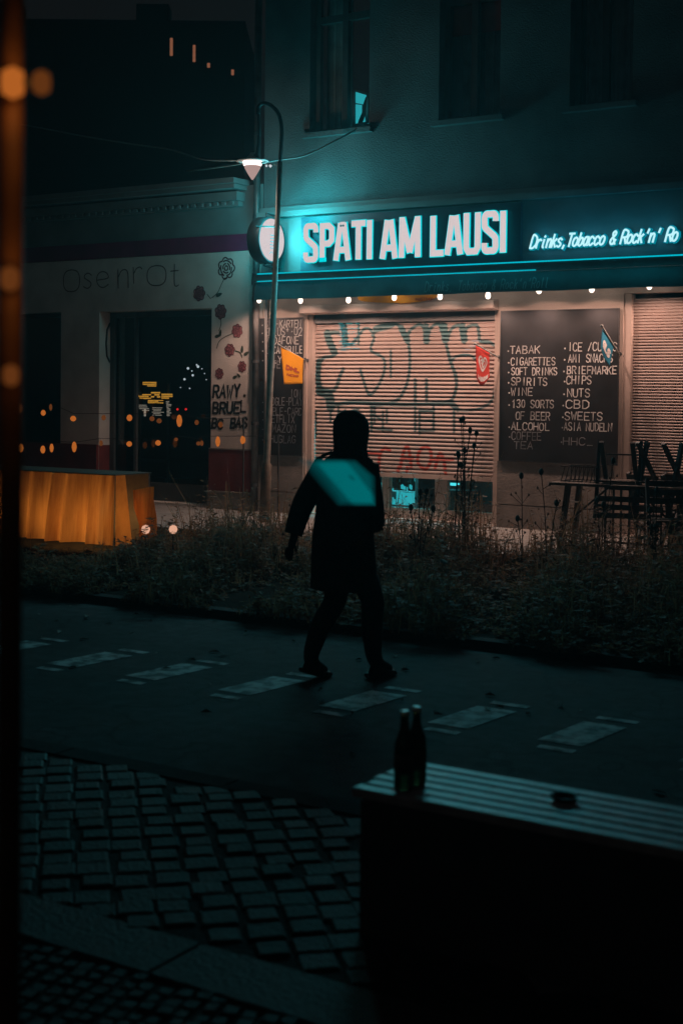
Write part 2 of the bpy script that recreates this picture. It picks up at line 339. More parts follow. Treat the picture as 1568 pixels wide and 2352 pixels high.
# near pavement: diagonal slabs, a granite strip, small mosaic stones
def tint_mat(name, base, var, rough, bump, bscale):
    m = mat(name, base, rough, .15, 12, bump, bscale); nt = m.node_tree; b = nt.nodes['Principled BSDF']
    a = nd(nt, 'ShaderNodeAttribute', attribute_name='tone'); mx = nd(nt, 'ShaderNodeMix', data_type='RGBA', blend_type='MULTIPLY'); mx.inputs[0].default_value = 1
    src = b.inputs['Base Color'].links[0].from_socket
    nt.links.new(src, mx.inputs[6]); nt.links.new(a.outputs['Color'], mx.inputs[7]); nt.links.new(mx.outputs[2], b.inputs['Base Color']); return m
m_slab = tint_mat('paving_slab', (.036, .035, .034), .8, .7, .5, 50)
def slabs(name, rot, size, gap, region, z, hgt, tone_lo):
    bm = MB(); tones = []; ca, sa = math.cos(rot), math.sin(rot); n = int(5.2/size)
    c0 = Vector(((region[0]+region[1])/2, (region[2]+region[3])/2))
    for i in range(-n, n):
        for j in range(-n, n):
            jx, jy = random.uniform(-.13, .13)*size, random.uniform(-.13, .13)*size
            a, b = i*size+jx, j*size+jy; x, y = c0.x+a*ca-b*sa, c0.y+a*sa+b*ca
            if not (region[0] < x < region[1] and region[2] < y < region[3]): continue
            s = (size-gap)/2*random.uniform(.8, 1.04); t = random.uniform(-.02, .02); dz = random.uniform(-.003, .004); bv = s*.86
            vs = []
            for (hh, r) in ((z-.03, s), (z+dz+hgt-.006, s), (z+dz+hgt, bv)):
                for (p, q) in ((-1, -1), (1, -1), (1, 1), (-1, 1)):
                    vs.append((x+p*r*ca-q*r*sa, y+p*r*sa+q*r*ca, hh+(p*t+q*t*.6)*size*.25))
            bm.add(vs, [(8, 9, 10, 11)]+[(k, (k+1) % 4, 4+(k+1) % 4, 4+k) for k in range(4)]+[(4+k, 4+(k+1) % 4, 8+(k+1) % 4, 8+k) for k in range(4)])
            tn = random.choice([.45, .55, .65, .75, .9]) if random.random() < .92 else random.choice([1.4, 2.6])
            tones += [tn]*9
    ob = bm.build(name, m_slab); at = ob.data.attributes.new('tone', 'FLOAT_COLOR', 'FACE')
    at.data.foreach_set('color', np.repeat(np.array(tones, np.float32)[:, None], 4, 1).ravel()); return tag(ob, kind='structure')
tag(MB().box(-40, 30, -30, YN-.144, -.05, .111).build('near_pavement_bed', mat('joint_sand', (.024, .023, .022), .95, .4, 30, .6, 60)), kind='structure')
sl = slabs('near_pavement', R_(43), .135, .009, (4.5, 12.0, -12.84, YN-.16), .1, .02, .4)
st = MB(); x = 2.0
while x < 13:
    st.box(x, x+.985, -13.12, -12.86, .05, .122); x += 1.0
o = st.build('granite_strip', m_slab); at = o.data.attributes.new('tone', 'FLOAT_COLOR', 'FACE'); at.data.foreach_set('color', [1.3]*(4*len(o.data.polygons))); tag(o, kind='structure')
slabs('mosaic_paving', R_(12), .06, .012, (8.2, 12.6, -15.0, -13.14), .1, .018, .4)

# road markings: a row of worn blocks with a thin bar at either end
def worn(name):
    m = mat(name, (.45, .45, .45), .8, .1, 5, .3, 90); nt = m.node_tree; b = nt.nodes['Principled BSDF']
    n = nd(nt, 'ShaderNodeTexNoise'); n.inputs['Scale'].default_value = 9; n.inputs['Detail'].default_value = 10; tc = nd(nt, 'ShaderNodeTexCoord'); nt.links.new(tc.outputs['Object'], n.inputs['Vector'])
    r = nd(nt, 'ShaderNodeValToRGB'); r.color_ramp.elements[0].position = .4; r.color_ramp.elements[1].position = .6; nt.links.new(n.outputs['Fac'], r.inputs['Fac'])
    mx = nd(nt, 'ShaderNodeMix', data_type='RGBA'); nt.links.new(r.outputs['Color'], mx.inputs[0]); mx.inputs[6].default_value = (.07, .07, .07, 1)
    nt.links.new(b.inputs['Base Color'].links[0].from_socket, mx.inputs[7]); nt.links.new(mx.outputs[2], b.inputs['Base Color']); return m
m_mark = worn('worn_road_paint')
base = [G(1085, 1621), G(1179, 1634), G(1065, 1673), G(968, 1660)]; nxt = G(1155+.5, 1655)
farb = [G(1117, 1613), G(1205, 1624)]; nearb = [G(966, 1673), G(1044, 1684)]
ys_far = (base[0].y+base[1].y)/2; ys_near = (base[2].y+base[3].y)/2
bx0 = base[3].x; bw = base[2].x-base[3].x; sk_far = (base[0].x+base[1].x)/2-(base[2].x+base[3].x)/2
c_a = (base[0]+base[1]+base[2]+base[3])/4
c_b = sum((G(752.6+.52*a, 1442+.52*b) for a, b in ((1160, 410), (1360, 435), (1160, 525), (950, 500))), Vector())/4
step = c_b.x-c_a.x
def quad(xa, xb, y0, y1, sk, z=.004): return [(xa, y0, z), (xb, y0, z), (xb+sk, y1, z), (xa+sk, y1, z)]
for k in range(-5, 4):
    dx = step*k; mb = MB(); jit = random.uniform(-.03, .03)
    n = 6
    mb.add(quad(bx0+dx+jit, bx0+bw+dx+jit, ys_near, ys_far, sk_far), [(0, 1, 2, 3)])
    for (bb, off) in ((farb, .0), (nearb, 0)):
        yy = (bb[0].y+bb[1].y)/2; mb.add(quad(bb[0].x+dx+jit, bb[1].x+dx+jit, yy-.035, yy+.035, 0), [(0, 1, 2, 3)])
    tag(mb.build('road_marking', m_mark), kind='structure')

# ------------------------------------------------------------------ storefront building
xc = X(604, 700); xr = 13.5; ZT = 10.5
def RX(u0, u1, v0, v1, w=0):               # rectangle on the facade from measured edges
    vm = (v0+v1)/2; um = (u0+u1)/2
    return X(u0, vm, w), X(u1, vm, w), Z(um, v1, w), Z(um, v0, w)
bld = thing('corner_building', 'tall dark stucco building with a teal lit shop front on its ground floor', 'building', (xc, 0, 0))
z_f0 = Z(784, 693)                          # underside line of awning zone
sh1 = RX(703, 1140, 712, 1195); sh1 = (sh1[0], sh1[1], PZ+.02, sh1[3])
x2 = X(1428, 900); sh2 = (x2, x2+2.6, PZ+.01, Z(1500, 672))
win = []
for (u0, u1, vb) in ((712, 848, 300), (1008, 1148, 272), (1308, 1452, 240)):
    um = (u0+u1)/2; zb = Z(um, vb); xa, xb = X(u0, 150), X(u1, 150); win.append((xa, xb, zb, zb+2.55))
wx4 = win[2][0]+(win[2][0]-win[1][0]); win.append((wx4, wx4+1.15, win[2][2], win[2][3]))
z_sg = Z(784, 482)                          # line above the sign
z_pl = Z(1250, 1062)                        # plinth top
wm = wall_mesh(xc, xr, z_sg, ZT, 0, win, .28); wm.build('wall', m_stucco, bld)
wm = wall_mesh(xc, xr, PZ-.1, z_sg-.004, 0.0, [sh1, sh2], .22); wm.build('shop_wall', m_shopwall, bld)
# plinth panels standing 3 cm proud with a seam
for (xa, xb) in ((xc+.02, sh1[0]-.03), (sh1[1]+.03, sh2[0]-.12)):
    zs = Z(1150, 1158); MB().box(xa, xb, -.035, -.002, PZ-.05, zs-.008).build('plinth', m_plinth, bld); MB().box(xa, xb, -.032, -.003, zs+.008, z_pl).build('plinth', m_plinth, bld)
# ledge above the sign
MB().box(xc-.02, xr, -.16, -.002, z_sg-.06, z_sg+.02).box(xc-.02, xr, -.10, -.003, z_sg+.024, z_sg+.09).build('ledge', m_teal, bld)
MB().box(xc+.002, xr, -.06, -.003, Z(784, 640), z_sg-.064).build('fascia', m_teal, bld)
# upper windows
for k, (xa, xb, za, zb) in enumerate(win):
    fr = MB(); y = .2; t = .07; xm = (xa+xb)/2
    fr.box(xa+.002, xa+t, y-.04, y+.04, za+.002, zb-.002).box(xb-t, xb-.002, y-.04, y+.04, za+.002, zb-.002).box(xa+t, xb-t, y-.04, y+.04, za+.002, za+t).box(xa+t, xb-t, y-.04, y+.04, zb-t, zb-.002)
    fr.box(xm-.045, xm+.045, y-.05, y+.039, za+t, zb-t); zt = za+1.62
    fr.box(xa+t, xm-.045, y-.045, y+.038, zt-.05, zt+.05).box(xm+.045, xb-t, y-.045, y+.038, zt-.05, zt+.05)
    wo = fr.build('window', m_frame, bld)
    wo.location = (0, 0, 0); wo.location = -bld.location
    sub(MB().box(xa-.08, xb+.08, -.1, .15, za-.07, za-.003), 'sill', m_stucco, bld, wo)
    sub(MB().box(xa+.01, xb-.01, y+.045, y+.052, za+.01, zb-.01), 'pane', m_glassdk, bld, wo)
    cu = MB()
    def curtain(x0, x1, z0, z1, yy, mi):
        n = 36; vs = []
        for i in range(n+1):
            x = x0+(x1-x0)*i/n; o = .03*math.sin(i*1.35)+.015*math.sin(i*2.9); vs += [(x, yy+o, z0), (x, yy+o, z1)]
        cu.add(vs, [(2*i, 2*i+2, 2*i+3, 2*i+1) for i in range(n)], mi)
    if k == 0: curtain(xa+.02, xm-.03, za+.05, zb, .42, 0)
    elif k == 1:
        curtain(xa+.18, xm-.16, za+.02, zb, .36, 0); curtain(xm+.05, xb-.02, za+.02, zb, .38, 0)
    else: curtain(xa+.02, xb-.02, za+.02, zb, .5, 0)
    sub(cu, 'curtain', [m_curt, m_redrefl], bld, wo)
    if k == 1:
        rb = sub(MB().box(xa+t+.005, xb-t-.005, y+.06, y+.07, Z(1078, 66), zb-.02), 'blind_reflection', m_redrefl, bld, wo); rb['label'] = 'red window reflection modelled as a roller blind'  # red window reflection put into the colour of an added blind
    if k == 0:                                # open lower pane with a lit room behind
        p = [W(808, 205, -.19), W(841, 215, -.19), W(839, 281, -.19), W(808, 287, -.19)]
        lp = MB().add([q+Vector((0, .1*1, 0)) for q in p], [(0, 3, 2, 1)]); o = sub(lp, 'lit_pane', e_win, bld, wo); o['label'] = 'small lower pane lit bright cyan from inside'
        dk = MB(); q = [W(a, b, -.19) for a, b in ((841, 214), (834, 222), (829, 236), (826, 256), (818, 275), (815, 286), (822, 286), (828, 272), (832, 258), (834, 280), (839, 281))]
        vs = [v+Vector((0, .06, 0)) for v in q]; n = len(vs); dk.add(vs+[v+Vector((0, .03, 0)) for v in vs], [tuple(range(n))]+[tuple(range(n, 2*n))[::-1]]+[(i, n+i, n+(i+1) % n, (i+1) % n) for i in range(n)])
        sub(dk, 'hanging_towel', m_black, bld, wo)
        cf_ = MB(); pc = [v+Vector((0, .05, 0)) for v in p]
        for i in range(4): cf_.bar(pc[i], pc[(i+1) % 4], .035)
        cf_.bar((pc[0]*.62+pc[3]*.38), (pc[0]*.62+pc[3]*.38)*.45+(pc[1]*.62+pc[2]*.38)*.55, .014)
        sub(cf_, 'casement', m_frame, bld, wo)
        light('room_light', 'POINT', W(822, 245, -.1)+Vector((0, -.06, 0)), .5, (.05, .75, .85), bld, shadow_soft_size=.04)
        sub(MB().box(X(810, 245)+.0, X(816, 245), .245, .25, Z(812, 262), Z(812, 232)), 'shelf', m_frame, bld, wo)
# dark room behind the wall so nothing shows through
MB().box(xc+.3, xr-.3, 4.0, 4.2, PZ, ZT).build('back_wall', m_black, bld)

# shutters: real slats, graffiti held as paint masks on the slat mesh
def smooth2(pts, n=5): return [(p.x, p.y) for p in catmull([(a, b, 0) for a, b in pts], n)]
GR = []   # (points in facade metres, half width, layer)
def gstroke(conv, pts, wd, layer=0, sm=True):
    q = []
    for a, b in pts:
        p = W(*conv(a, b), -.1); q.append((p.x, p.z))
    if sm and len(q) > 2: q = smooth2(q, 5)
    GR.append((np.array(q), wd*.0044*.5, layer))
gs = gstroke
gs(c7, [(845, 185), (795, 188), (778, 225), (815, 270), (812, 318), (765, 328), (738, 360), (729, 440), (742, 500), (800, 520), (832, 500), (852, 440), (872, 395)], 13)
gs(c7, [(780, 190), (795, 240), (822, 300)], 26); gs(c7, [(735, 350), (727, 430), (735, 500)], 22); gs(c7, [(740, 520), (790, 545), (800, 610)], 34)
gs(c7, [(872, 125), (878, 180), (884, 245)], 24); gs(c7, [(960, 130), (960, 250)], 9)
gs(c7, [(880, 245), (915, 252), (945, 225), (985, 170), (1015, 160), (1040, 185), (1048, 220), (1030, 285), (1085, 318), (1110, 350), (1104, 420), (1060, 510), (1020, 540), (992, 470), (970, 395)], 10)
gs(c7, [(1040, 200), (1075, 155), (1150, 132), (1205, 155), (1238, 220), (1253, 300), (1250, 420), (1225, 510), (1180, 572), (1080, 602), (1000, 592), (900, 585), (800, 605)], 11)
gs(c7, [(1060, 165), (1150, 138)], 24); gs(c7, [(1145, 290), (1145, 440)], 9)
gs(c7, [(1238, 220), (1258, 170), (1310, 138), (1338, 170), (1350, 240), (1370, 165), (1412, 135), (1448, 160), (1462, 250), (1488, 350), (1515, 430), (1520, 500), (1490, 575), (1400, 590)], 11)
gs(c7, [(1205, 160), (1240, 230)], 22); gs(c7, [(1345, 150), (1350, 235)], 22); gs(c7, [(1440, 150), (1462, 210)], 26)
gs(c8, [(195, 170), (215, 210), (235, 170), (262, 146), (292, 150), (308, 190), (312, 242), (318, 180), (340, 148), (385, 145), (396, 190), (405, 235), (455, 240), (490, 262)], 11)
gs(c8, [(300, 150), (312, 225)], 24); gs(c8, [(195, 150), (205, 225)], 26)
gs(c8, [(205, 240), (232, 350), (265, 430), (266, 500), (240, 575), (200, 592)], 10)
gs(c8, [(235, 350), (262, 325), (310, 312), (350, 318), (378, 340)], 9)
gs(c8, [(220, 590), (280, 628), (370, 628), (440, 602), (478, 560), (490, 495)], 9)
gs(c7, [(795, 600), (950, 588), (1200, 598), (1350, 596), (1490, 592), (1530, 630)], 14)
for x_, y0, y1, wd in ((1285, 455, 600, 11), (1350, 455, 600, 11), (1285, 600, 750, 9), (1310, 630, 765, 9), (1390, 610, 750, 9), (800, 600, 695, 9), (845, 600, 660, 8), (885, 630, 700, 9), (1035, 590, 745, 11), (1052, 590, 700, 9), (1100, 640, 750, 8), (1122, 630, 700, 8), (1508, 600, 755, 9), (715, 640, 780, 9), (935, 625, 690, 8)):
    gs(c7, [(x_, y0), (x_, y1)], wd)
for a, b in (((1310, 635), (1392, 635)), ((1312, 690), (1390, 690)), ((1312, 748), (1392, 748)), ((880, 645), (960, 625)), ((1035, 650), (1100, 690)), ((1050, 735), (1150, 745)), ((945, 640), (1000, 690))): gs(c7, [a, b], 9)
for pts in ([(985, 872), (1072, 878)], [(1075, 990), (1082, 890), (1110, 850), (1140, 862)], [(1200, 960), (1215, 880), (1240, 838), (1255, 890), (1262, 960)], [(1215, 905), (1270, 905)], [(1330, 965), (1300, 930), (1308, 870), (1345, 838), (1375, 870), (1372, 930), (1345, 968), (1318, 955)], [(1400, 960), (1425, 880), (1450, 920), (1460, 1010)], [(1390, 912), (1500, 912)], [(1190, 960), (1180, 1010)], [(1240, 960), (1235, 1015)]):
    gs(c7, pts, 11, 1)
def shutter_mat(name, base):
    m = mat(name, base, .5, .1, 4, 0); nt = m.node_tree; b = nt.nodes['Principled BSDF']
    a = nd(nt, 'ShaderNodeAttribute', attribute_name='paint'); sp = nd(nt, 'ShaderNodeSeparateColor'); nt.links.new(a.outputs['Color'], sp.inputs[0])
    m1 = nd(nt, 'ShaderNodeMix', data_type='RGBA'); nt.links.new(sp.outputs[0], m1.inputs[0]); nt.links.new(b.inputs['Base Color'].links[0].from_socket, m1.inputs[6]); m1.inputs[7].default_value = (.008, .05, .055, 1)
    m2 = nd(nt, 'ShaderNodeMix', data_type='RGBA'); nt.links.new(sp.outputs[1], m2.inputs[0]); nt.links.new(m1.outputs[2], m2.inputs[6]); m2.inputs[7].default_value = (.36, .045, .025, 1)
    nt.links.new(m2.outputs[2], b.inputs['Base Color']); return m
m_shut = shutter_mat('shutter_slats', (.42, .34, .31))
def shutter(name, x0, x1, z0, z1, pitch, y, cols, strokes, parent):
    n = round((z1-z0)/pitch); pitch = (z1-z0)/n
    prof = [(0, .016), (.08, .004), (.3, -.004), (.54, -.006), (.7, -.001), (.77, .017), (.97, .019)]
    zs = []; ys = []
    for i in range(n):
        for a, d in prof: zs.append(z1-(i+a)*pitch); ys.append(y+d)
    zs = np.array(zs); ys = np.array(ys); xs = np.linspace(x0, x1, cols)
    nr = len(zs); V = np.zeros((nr, cols, 3)); V[:, :, 0] = xs[None]; V[:, :, 1] = ys[:, None]; V[:, :, 2] = zs[:, None]
    idx = np.arange(nr*cols).reshape(nr, cols); f = np.stack([idx[:-1, :-1], idx[1:, :-1], idx[1:, 1:], idx[:-1, 1:]], -1).reshape(-1, 4)
    me = bpy.data.meshes.new(name); me.from_pydata(V.reshape(-1, 3).tolist(), [], f.tolist()); me.materials.append(m_shut)
    pa = np.zeros((nr*cols, 4), np.float32); pa[:, 3] = 1
    P = V.reshape(-1, 3)[:, [0, 2]]
    for q, hw, ly in strokes:
        lo = q.min(0)-.08; hi = q.max(0)+.08; s = np.where((P > lo).all(1) & (P < hi).all(1))[0]
        if len(s) == 0: continue
        dm = np.full(len(s), 9.); p = P[s]
        for a, b in zip(q[:-1], q[1:]):
            ab = b-a; t = np.clip(((p-a) @ ab)/max(ab @ ab, 1e-9), 0, 1); dm = np.minimum(dm, np.linalg.norm(p-a-t[:, None]*ab, axis=1))
        al = np.clip((hw+.006-dm)/.012, 0, 1)*(.97 if ly == 0 else .95); pa[s, ly] = np.maximum(pa[s, ly], al)
    at = me.attributes.new('paint', 'FLOAT_COLOR', 'POINT'); at.data.foreach_set('color', pa.ravel())
    ob = bpy.data.objects.new(name, me); COL.objects.link(ob); ob.parent = parent; ob.location = -parent.location; return ob
zb1 = Z(925, 1088)
s1 = shutter('roller_shutter', sh1[0]+.09, sh1[1]-.06, zb1, sh1[3]-.04, .0545, .1, 420, GR, bld); s1['label'] = 'roller shutter sprayed with green bubble graffiti, stopped short of the ground'
s2 = shutter('roller_shutter', sh2[0]+.1, sh2[1]-.1, PZ+.08, sh2[3]-.06, .037, .1, 6, [], bld); s2['label'] = 'clean fine slatted roller shutter closed to the ground'
def rails(sh, *bs):
    for nme, b in bs: sub(MB().box(*b), nme, m_alu, bld, sh).location = bld.location*0
rails(s1, ('guide_rail', (sh1[0]+.005, sh1[0]+.085, .02, .16, PZ, sh1[3]-.003)), ('guide_rail', (sh1[1]-.055, sh1[1]-.005, .02, .16, PZ, sh1[3]-.003)), ('bottom_rail', (sh1[0]+.09, sh1[1]-.06, .075, .12, zb1-.06, zb1)))
rails(s2, ('guide_rail', (sh2[0]+.005, sh2[0]+.095, .02, .16, PZ, sh2[3]-.003)), ('guide_rail', (sh2[1]-.095, sh2[1]-.005, .02, .16, PZ, sh2[3]-.003)), ('bottom_rail', (sh2[0]+.1, sh2[1]-.1, .08, .13, PZ+.015, PZ+.075)))
hb = MB(); zc0, zc1 = Z(925, 715), Z(925, 694)
hb.add([(sh1[0]-.02, -.005, zc1), (sh1[1]+.01, -.005, zc1), (sh1[1]+.01, -.17, zc1-.02), (sh1[0]-.02, -.17, zc1-.02), (sh1[0]-.02, -.005, zc0-.02), (sh1[1]+.01, -.005, zc0-.02), (sh1[1]+.01, -.17, zc0), (sh1[0]-.02, -.17, zc0)], [(0, 1, 2, 3), (7, 6, 5, 4), (3, 2, 6, 7), (0, 3, 7, 4), (1, 5, 6, 2)])
hb.build('shutter_box', m_alu, bld)
MB().box(sh1[0]+.09, sh1[1]-.06, .05, .085, Z(925, 738), sh1[3]-.005).build('shutter_lintel', m_frame, bld)
pf = MB()                                   # perforated slots as glowing tiles, shop light put into their emission
for r_ in range(17):
    yv = 133+r_*9.5; xa_, xb_ = (852, 890) if r_ % 3 else (850, 965)
    if r_ in (5, 9, 13): xa_, xb_ = 870, 945
    for xx in np.arange(xa_, xb_, 8):
        if random.random() < .3: continue
        p = W(*c7(xx, yv), -.09); pf.box(p.x-.006, p.x+.006, .09, .0955, p.z-.0035, p.z+.0035)
for (yv, xa_, xb_) in ((232, 355, 405), (262, 345, 380), (282, 320, 350)):
    for xx in np.arange(xa_, xb_, 8):
        p = W(*c8(xx, yv), -.09); pf.box(p.x-.005, p.x+.005, .09, .0955, p.z-.003, p.z+.003, 1)
sub(pf, 'perforation_glow', [e_win, e_white], bld, s1)
# shop room seen under the shutter
dz = zb1-.07
xp = [X(863, 1140), X(880, 1140), X(985, 1140), X(1014, 1140)]
gf = MB(); yb_ = .2
gf.box(xp[0], xp[1], yb_-.04, yb_+.04, PZ, dz+.2).box(xp[2], xp[3], yb_-.04, yb_+.04, PZ, dz+.2).box(sh1[0]+.09, sh1[1]-.06, yb_-.035, yb_+.03, PZ, PZ+.16)
so_ = gf.build('shop_window_frame', m_alu, bld)
sub(MB().box(sh1[0]+.09, sh1[1]-.06, yb_+.045, yb_+.05, PZ+.02, dz+.3), 'pane', m_glassc, bld, so_)
m_room = mat('shop_room', (.3, .33, .34), .8, .2, 3)
rm = MB().box(sh1[0]-.4, sh1[1]+.3, .26, 3.2, PZ-.06, PZ+.0).box(sh1[0]-.45, sh1[0]-.4, .26, 3.2, PZ, 2.6).box(sh1[1]+.3, sh1[1]+.35, .26, 3.2, PZ, 2.6).box(sh1[0]-.4, sh1[1]+.3, 3.2, 3.25, PZ, 2.6).box(sh1[0]-.4, sh1[1]+.3, .26, 3.2, 2.6, 2.65)
rm.build('shop_room', m_room, bld)
fx0, fx1 = X(884, 1140, -1.3), X(975, 1140, -1.3)
fg = thing('display_fridge', 'cyan lit drinks fridge glimpsed under the half raised shutter', 'fridge', ((fx0+fx1)/2, 1.3, PZ))
MB().box(fx0-.05, fx0, 1.0, 1.7, PZ, 1.9).box(fx1, fx1+.05, 1.0, 1.7, PZ, 1.9).box(fx0, fx1, 1.66, 1.7, PZ, 1.9).box(fx0, fx1, 1.0, 1.66, PZ, PZ+.08).build('fridge_case', m_frame, fg)
MB().box(fx0+.01, fx1-.01, 1.62, 1.655, PZ+.1, PZ+.26).box(fx0+.3, fx0+.36, 1.6, 1.655, PZ+.4, PZ+.56).box(fx0+.38, fx0+.44, 1.6, 1.655, PZ+.42, PZ+.66).build('light_panel', e_win, fg)
for k in range(4):
    MB().box(fx0+.005, fx1-.005, 1.05, 1.6, PZ+.3+.27*k, PZ+.315+.27*k).build('shelf', m_room, fg)
    bo = MB()
    for j in range(8):
        cx = fx0+.06+j*(fx1-fx0-.1)/8+random.uniform(-.01, .01)
        if random.random() < .75: bo.lathe([(.001, 0), (.03, .002), (.03, .12), (.012, .17), (.012, .22), (.001, .222)], (cx, 1.2+random.uniform(0, .2), PZ+.316+.27*k), 8)
    bo.build('bottle_row', m_bottle, fg)
li = MB()
for k in range(26):
    xa_ = random.uniform(fx0+.02, fx1-.08); za_ = PZ+.3+.27*random.choice([0, 0, 1, 1, 2])+random.uniform(.02, .12); li.box(xa_, xa_+random.uniform(.01, .05), 1.04, 1.045, za_, za_+random.uniform(.01, .06))
for k in range(14):
    xa_ = fx0+.02+k*(fx1-fx0-.06)/14; li.box(xa_, xa_+random.uniform(.02, .05), .99, .995, PZ+.12, PZ+.12+random.uniform(.04, .15))
li.build('bright_chip', e_win, fg)  # brightness of the lit stock put into glowing chips
tu = MB().box(fx0+.02, fx1-.02, 1.08, 1.1, dz-.06, dz-.02); tu.build('light_tube', e_cyan, fg)
MB().box(X(1018, 1105, -.6), X(1052, 1105, -.6), .6, .64, Z(1030, 1115, -.6), Z(1030, 1109, -.6)).build('price_rail', e_cyan, fg)
light('fridge_glow', 'AREA', ((fx0+fx1)/2, .8, 1.5), 50, (.1, .9, 1), fg, shape='RECTANGLE', size=.8, size_y=.3)
crx = X(1055, 1150, -.5); cr = thing('drink_crate', 'dark crate standing inside the shop window under the shutter', 'crate', (crx, .55, PZ))
MB().box(crx-.22, crx+.22, .4, .7, PZ, PZ+.42).build('crate_body', m_dark, cr); MB().box(crx-.2, crx+.2, .395, .399, PZ+.1, PZ+.3).build('crate_panel', m_frame, cr)

# ------------------------------------------------------------------ chalkboards
def board(u0, u1, v0, v1, label, lines, cap, conv, bul):
    xa, xb, za, zb = RX(u0, u1, v0, v1, .03); t = thing('chalkboard', label, 'chalkboard', ((xa+xb)/2, -.03, za), 'menu chalkboards on the shop wall')
    MB().box(xa, xb, -.045, -.037, za, zb).build('panel', m_board, t)
    MB().box(xa-.012, xa, -.055, -.036, za-.012, zb+.012).box(xb, xb+.012, -.055, -.036, za-.012, zb+.012).box(xa, xb, -.055, -.036, za-.012, za).box(xa, xb, -.055, -.036, zb, zb+.012).build('frame', m_black, t)
    a = MB()
    for (txt, c0, yb, c1, b0, mi) in lines:
        p0 = W(*conv(c0, yb), .045); p1 = W(*conv(c1, yb), .045)
        write(a, txt, p0.x, p0.z, p1.x, cap*random.uniform(.94, 1.05), .0125, lambda p, q, k: (p, -.047-.0004*(k % 6), q), .003, .02, False, mi)
        if b0:
            q = W(*conv(b0, yb-14), .045); a.lathe([(.011, 0), (.011, .0015)], (q.x, -.0465, q.z), 8, mi, Vector((0, -1, 0)))
    a.build('lettering', [m_chalk, m_chalk2], t); return t
board(1150, 1418.5, 713, 1062, 'large black chalkboard with two columns of white goods between the two shutters', [
 ('TABAK', 575, 305, 745, 565, 0), ('CIGARETTES', 580, 372, 832, 567, 0), ('SOFT DRINKS', 583, 428, 843, 567, 0), ('SPIRITS', 583, 487, 787, 567, 0), ('WINE', 582, 545, 702, 570, 0), ('130 SORTS', 585, 615, 825, 570, 0), ('OF BEER', 608, 683, 803, 0, 0), ('ALCOHOL', 583, 742, 800, 570, 0), ('COFFEE', 585, 798, 752, 572, 1), ('TEA', 598, 850, 705, 0, 1),
 ('ICE /CUBES', 908, 290, 1188, 890, 0), ('AMI SNACKS', 910, 355, 1160, 888, 0), ('BRIEFMARKE', 903, 422, 1185, 884, 0), ('CHIPS', 898, 480, 1040, 888, 0), ('NUTS', 903, 553, 1030, 885, 0), ('CBD', 895, 618, 1025, 880, 0), ('SWEETS', 890, 685, 1103, 878, 0), ('ASIA NUDELN', 885, 745, 1158, 875, 0), ('HHC_', 880, 828, 1050, 870, 1)], .098, c8, 0)
board(597, 695, 732, 1044, 'narrow black chalkboard with one column of card names behind the lamp post', [
 ('SIM-KARTEN', 425, 157, 630, 410, 0), ('EPLUS+*O2', 425, 203, 635, 410, 0), ('VODAFONE', 425, 252, 617, 412, 0), ('LYCAMOBILE', 425, 305, 640, 412, 0), ('LY', 470, 360, 520, 412, 0), ('TE', 470, 388, 512, 0, 1), ('ION', 570, 555, 628, 0, 1), ('GOOGLE-PLAY', 425, 600, 637, 412, 1), ('APPLE-CARD', 425, 655, 637, 412, 1), ('NETFLIX', 440, 700, 592, 412, 1), ('AMAZON', 440, 755, 598, 412, 1), ('HUGLAG', 455, 815, 598, 412, 1)], .105, c7, 0)

# ------------------------------------------------------------------ awning, LED strips, lamps
AW = .55; xa, xb = X(581, 640, AW), xr
za1, za2, zv = Z(784, 619, AW), Z(784, 641, AW), Z(784, 683, AW)
aw = thing('awning', 'folded dark shop awning with cyan light strips along its front edge', 'awning', (xa, -AW, zv))
MB().box(xa, xb, -AW, -.07, za2+.004, za1).build('cassette', m_awn, aw)
va = MB(); n = 160
vs = []
for i in range(n+1):
    x_ = xa+.03+(xb-xa-.03)*i/n; o_ = .006*math.sin(i*.7)
    vs += [(x_, -AW+.02+o_, za2), (x_, -AW-.01+o_*1.5, zv+.012*math.sin(i*.31)*.3)]
va.add(vs, [(2*i, 2*i+1, 2*i+3, 2*i+2) for i in range(n)]); vo = va.build('valance', m_awn, aw); vo.modifiers.new('thick', 'SOLIDIFY').thickness = .004
MB().box(xa+.08, xb, -AW-.014, -AW-.002, za1-.02, za1-.003).build('led_strip', e_led, aw)
MB().box(xa+.08, X(1230, 620, AW), -AW-.014, -AW-.002, za2+.006, za2+.02).build('led_strip', e_led, aw)
MB().box(xa-.012, xa-.001, -AW-.006, -.07, za2-.03, za1+.01).build('end_cap', m_dark, aw)
pr = MB(); p0 = W(975, 670, AW+.02); p1 = W(1258, 655, AW+.02)
write(pr, "Drinks, Tobacco & Rock'n'Roll", p0.x, p0.z, p1.x, .12, .013, lambda a, b, k: (a, -AW-.026-.0004*(k % 6), b), .002, .2, True)
pr.build('printing', m_awnl, aw)
light('led_glow', 'AREA', ((xa+6.5)/2, -AW-.12, za2-.01), 1.6, (.01, .7, .85), aw, shape='RECTANGLE', size=6.5-xa, size_y=.03).rotation_euler = (R_(40), 0, 0)
for (a, b) in (((95, 690), (160, 602)), ((330, 690), (390, 608))):
    MB().tube([W(*c4(*a), AW-.05), W(*c4(*b), AW-.02)], .006, 6).build('tension_rod', m_dark, aw)
names = ['leftmost, beside the drain pipe', 'above the narrow chalkboard', 'left of the orange banner', 'over the middle of the graffiti shutter', 'right of the orange banner', 'at the right end of the graffiti shutter', 'above the left half of the large chalkboard', 'above the right half of the large chalkboard', 'above the fine slatted shutter', 'past the right edge']
LW = .36
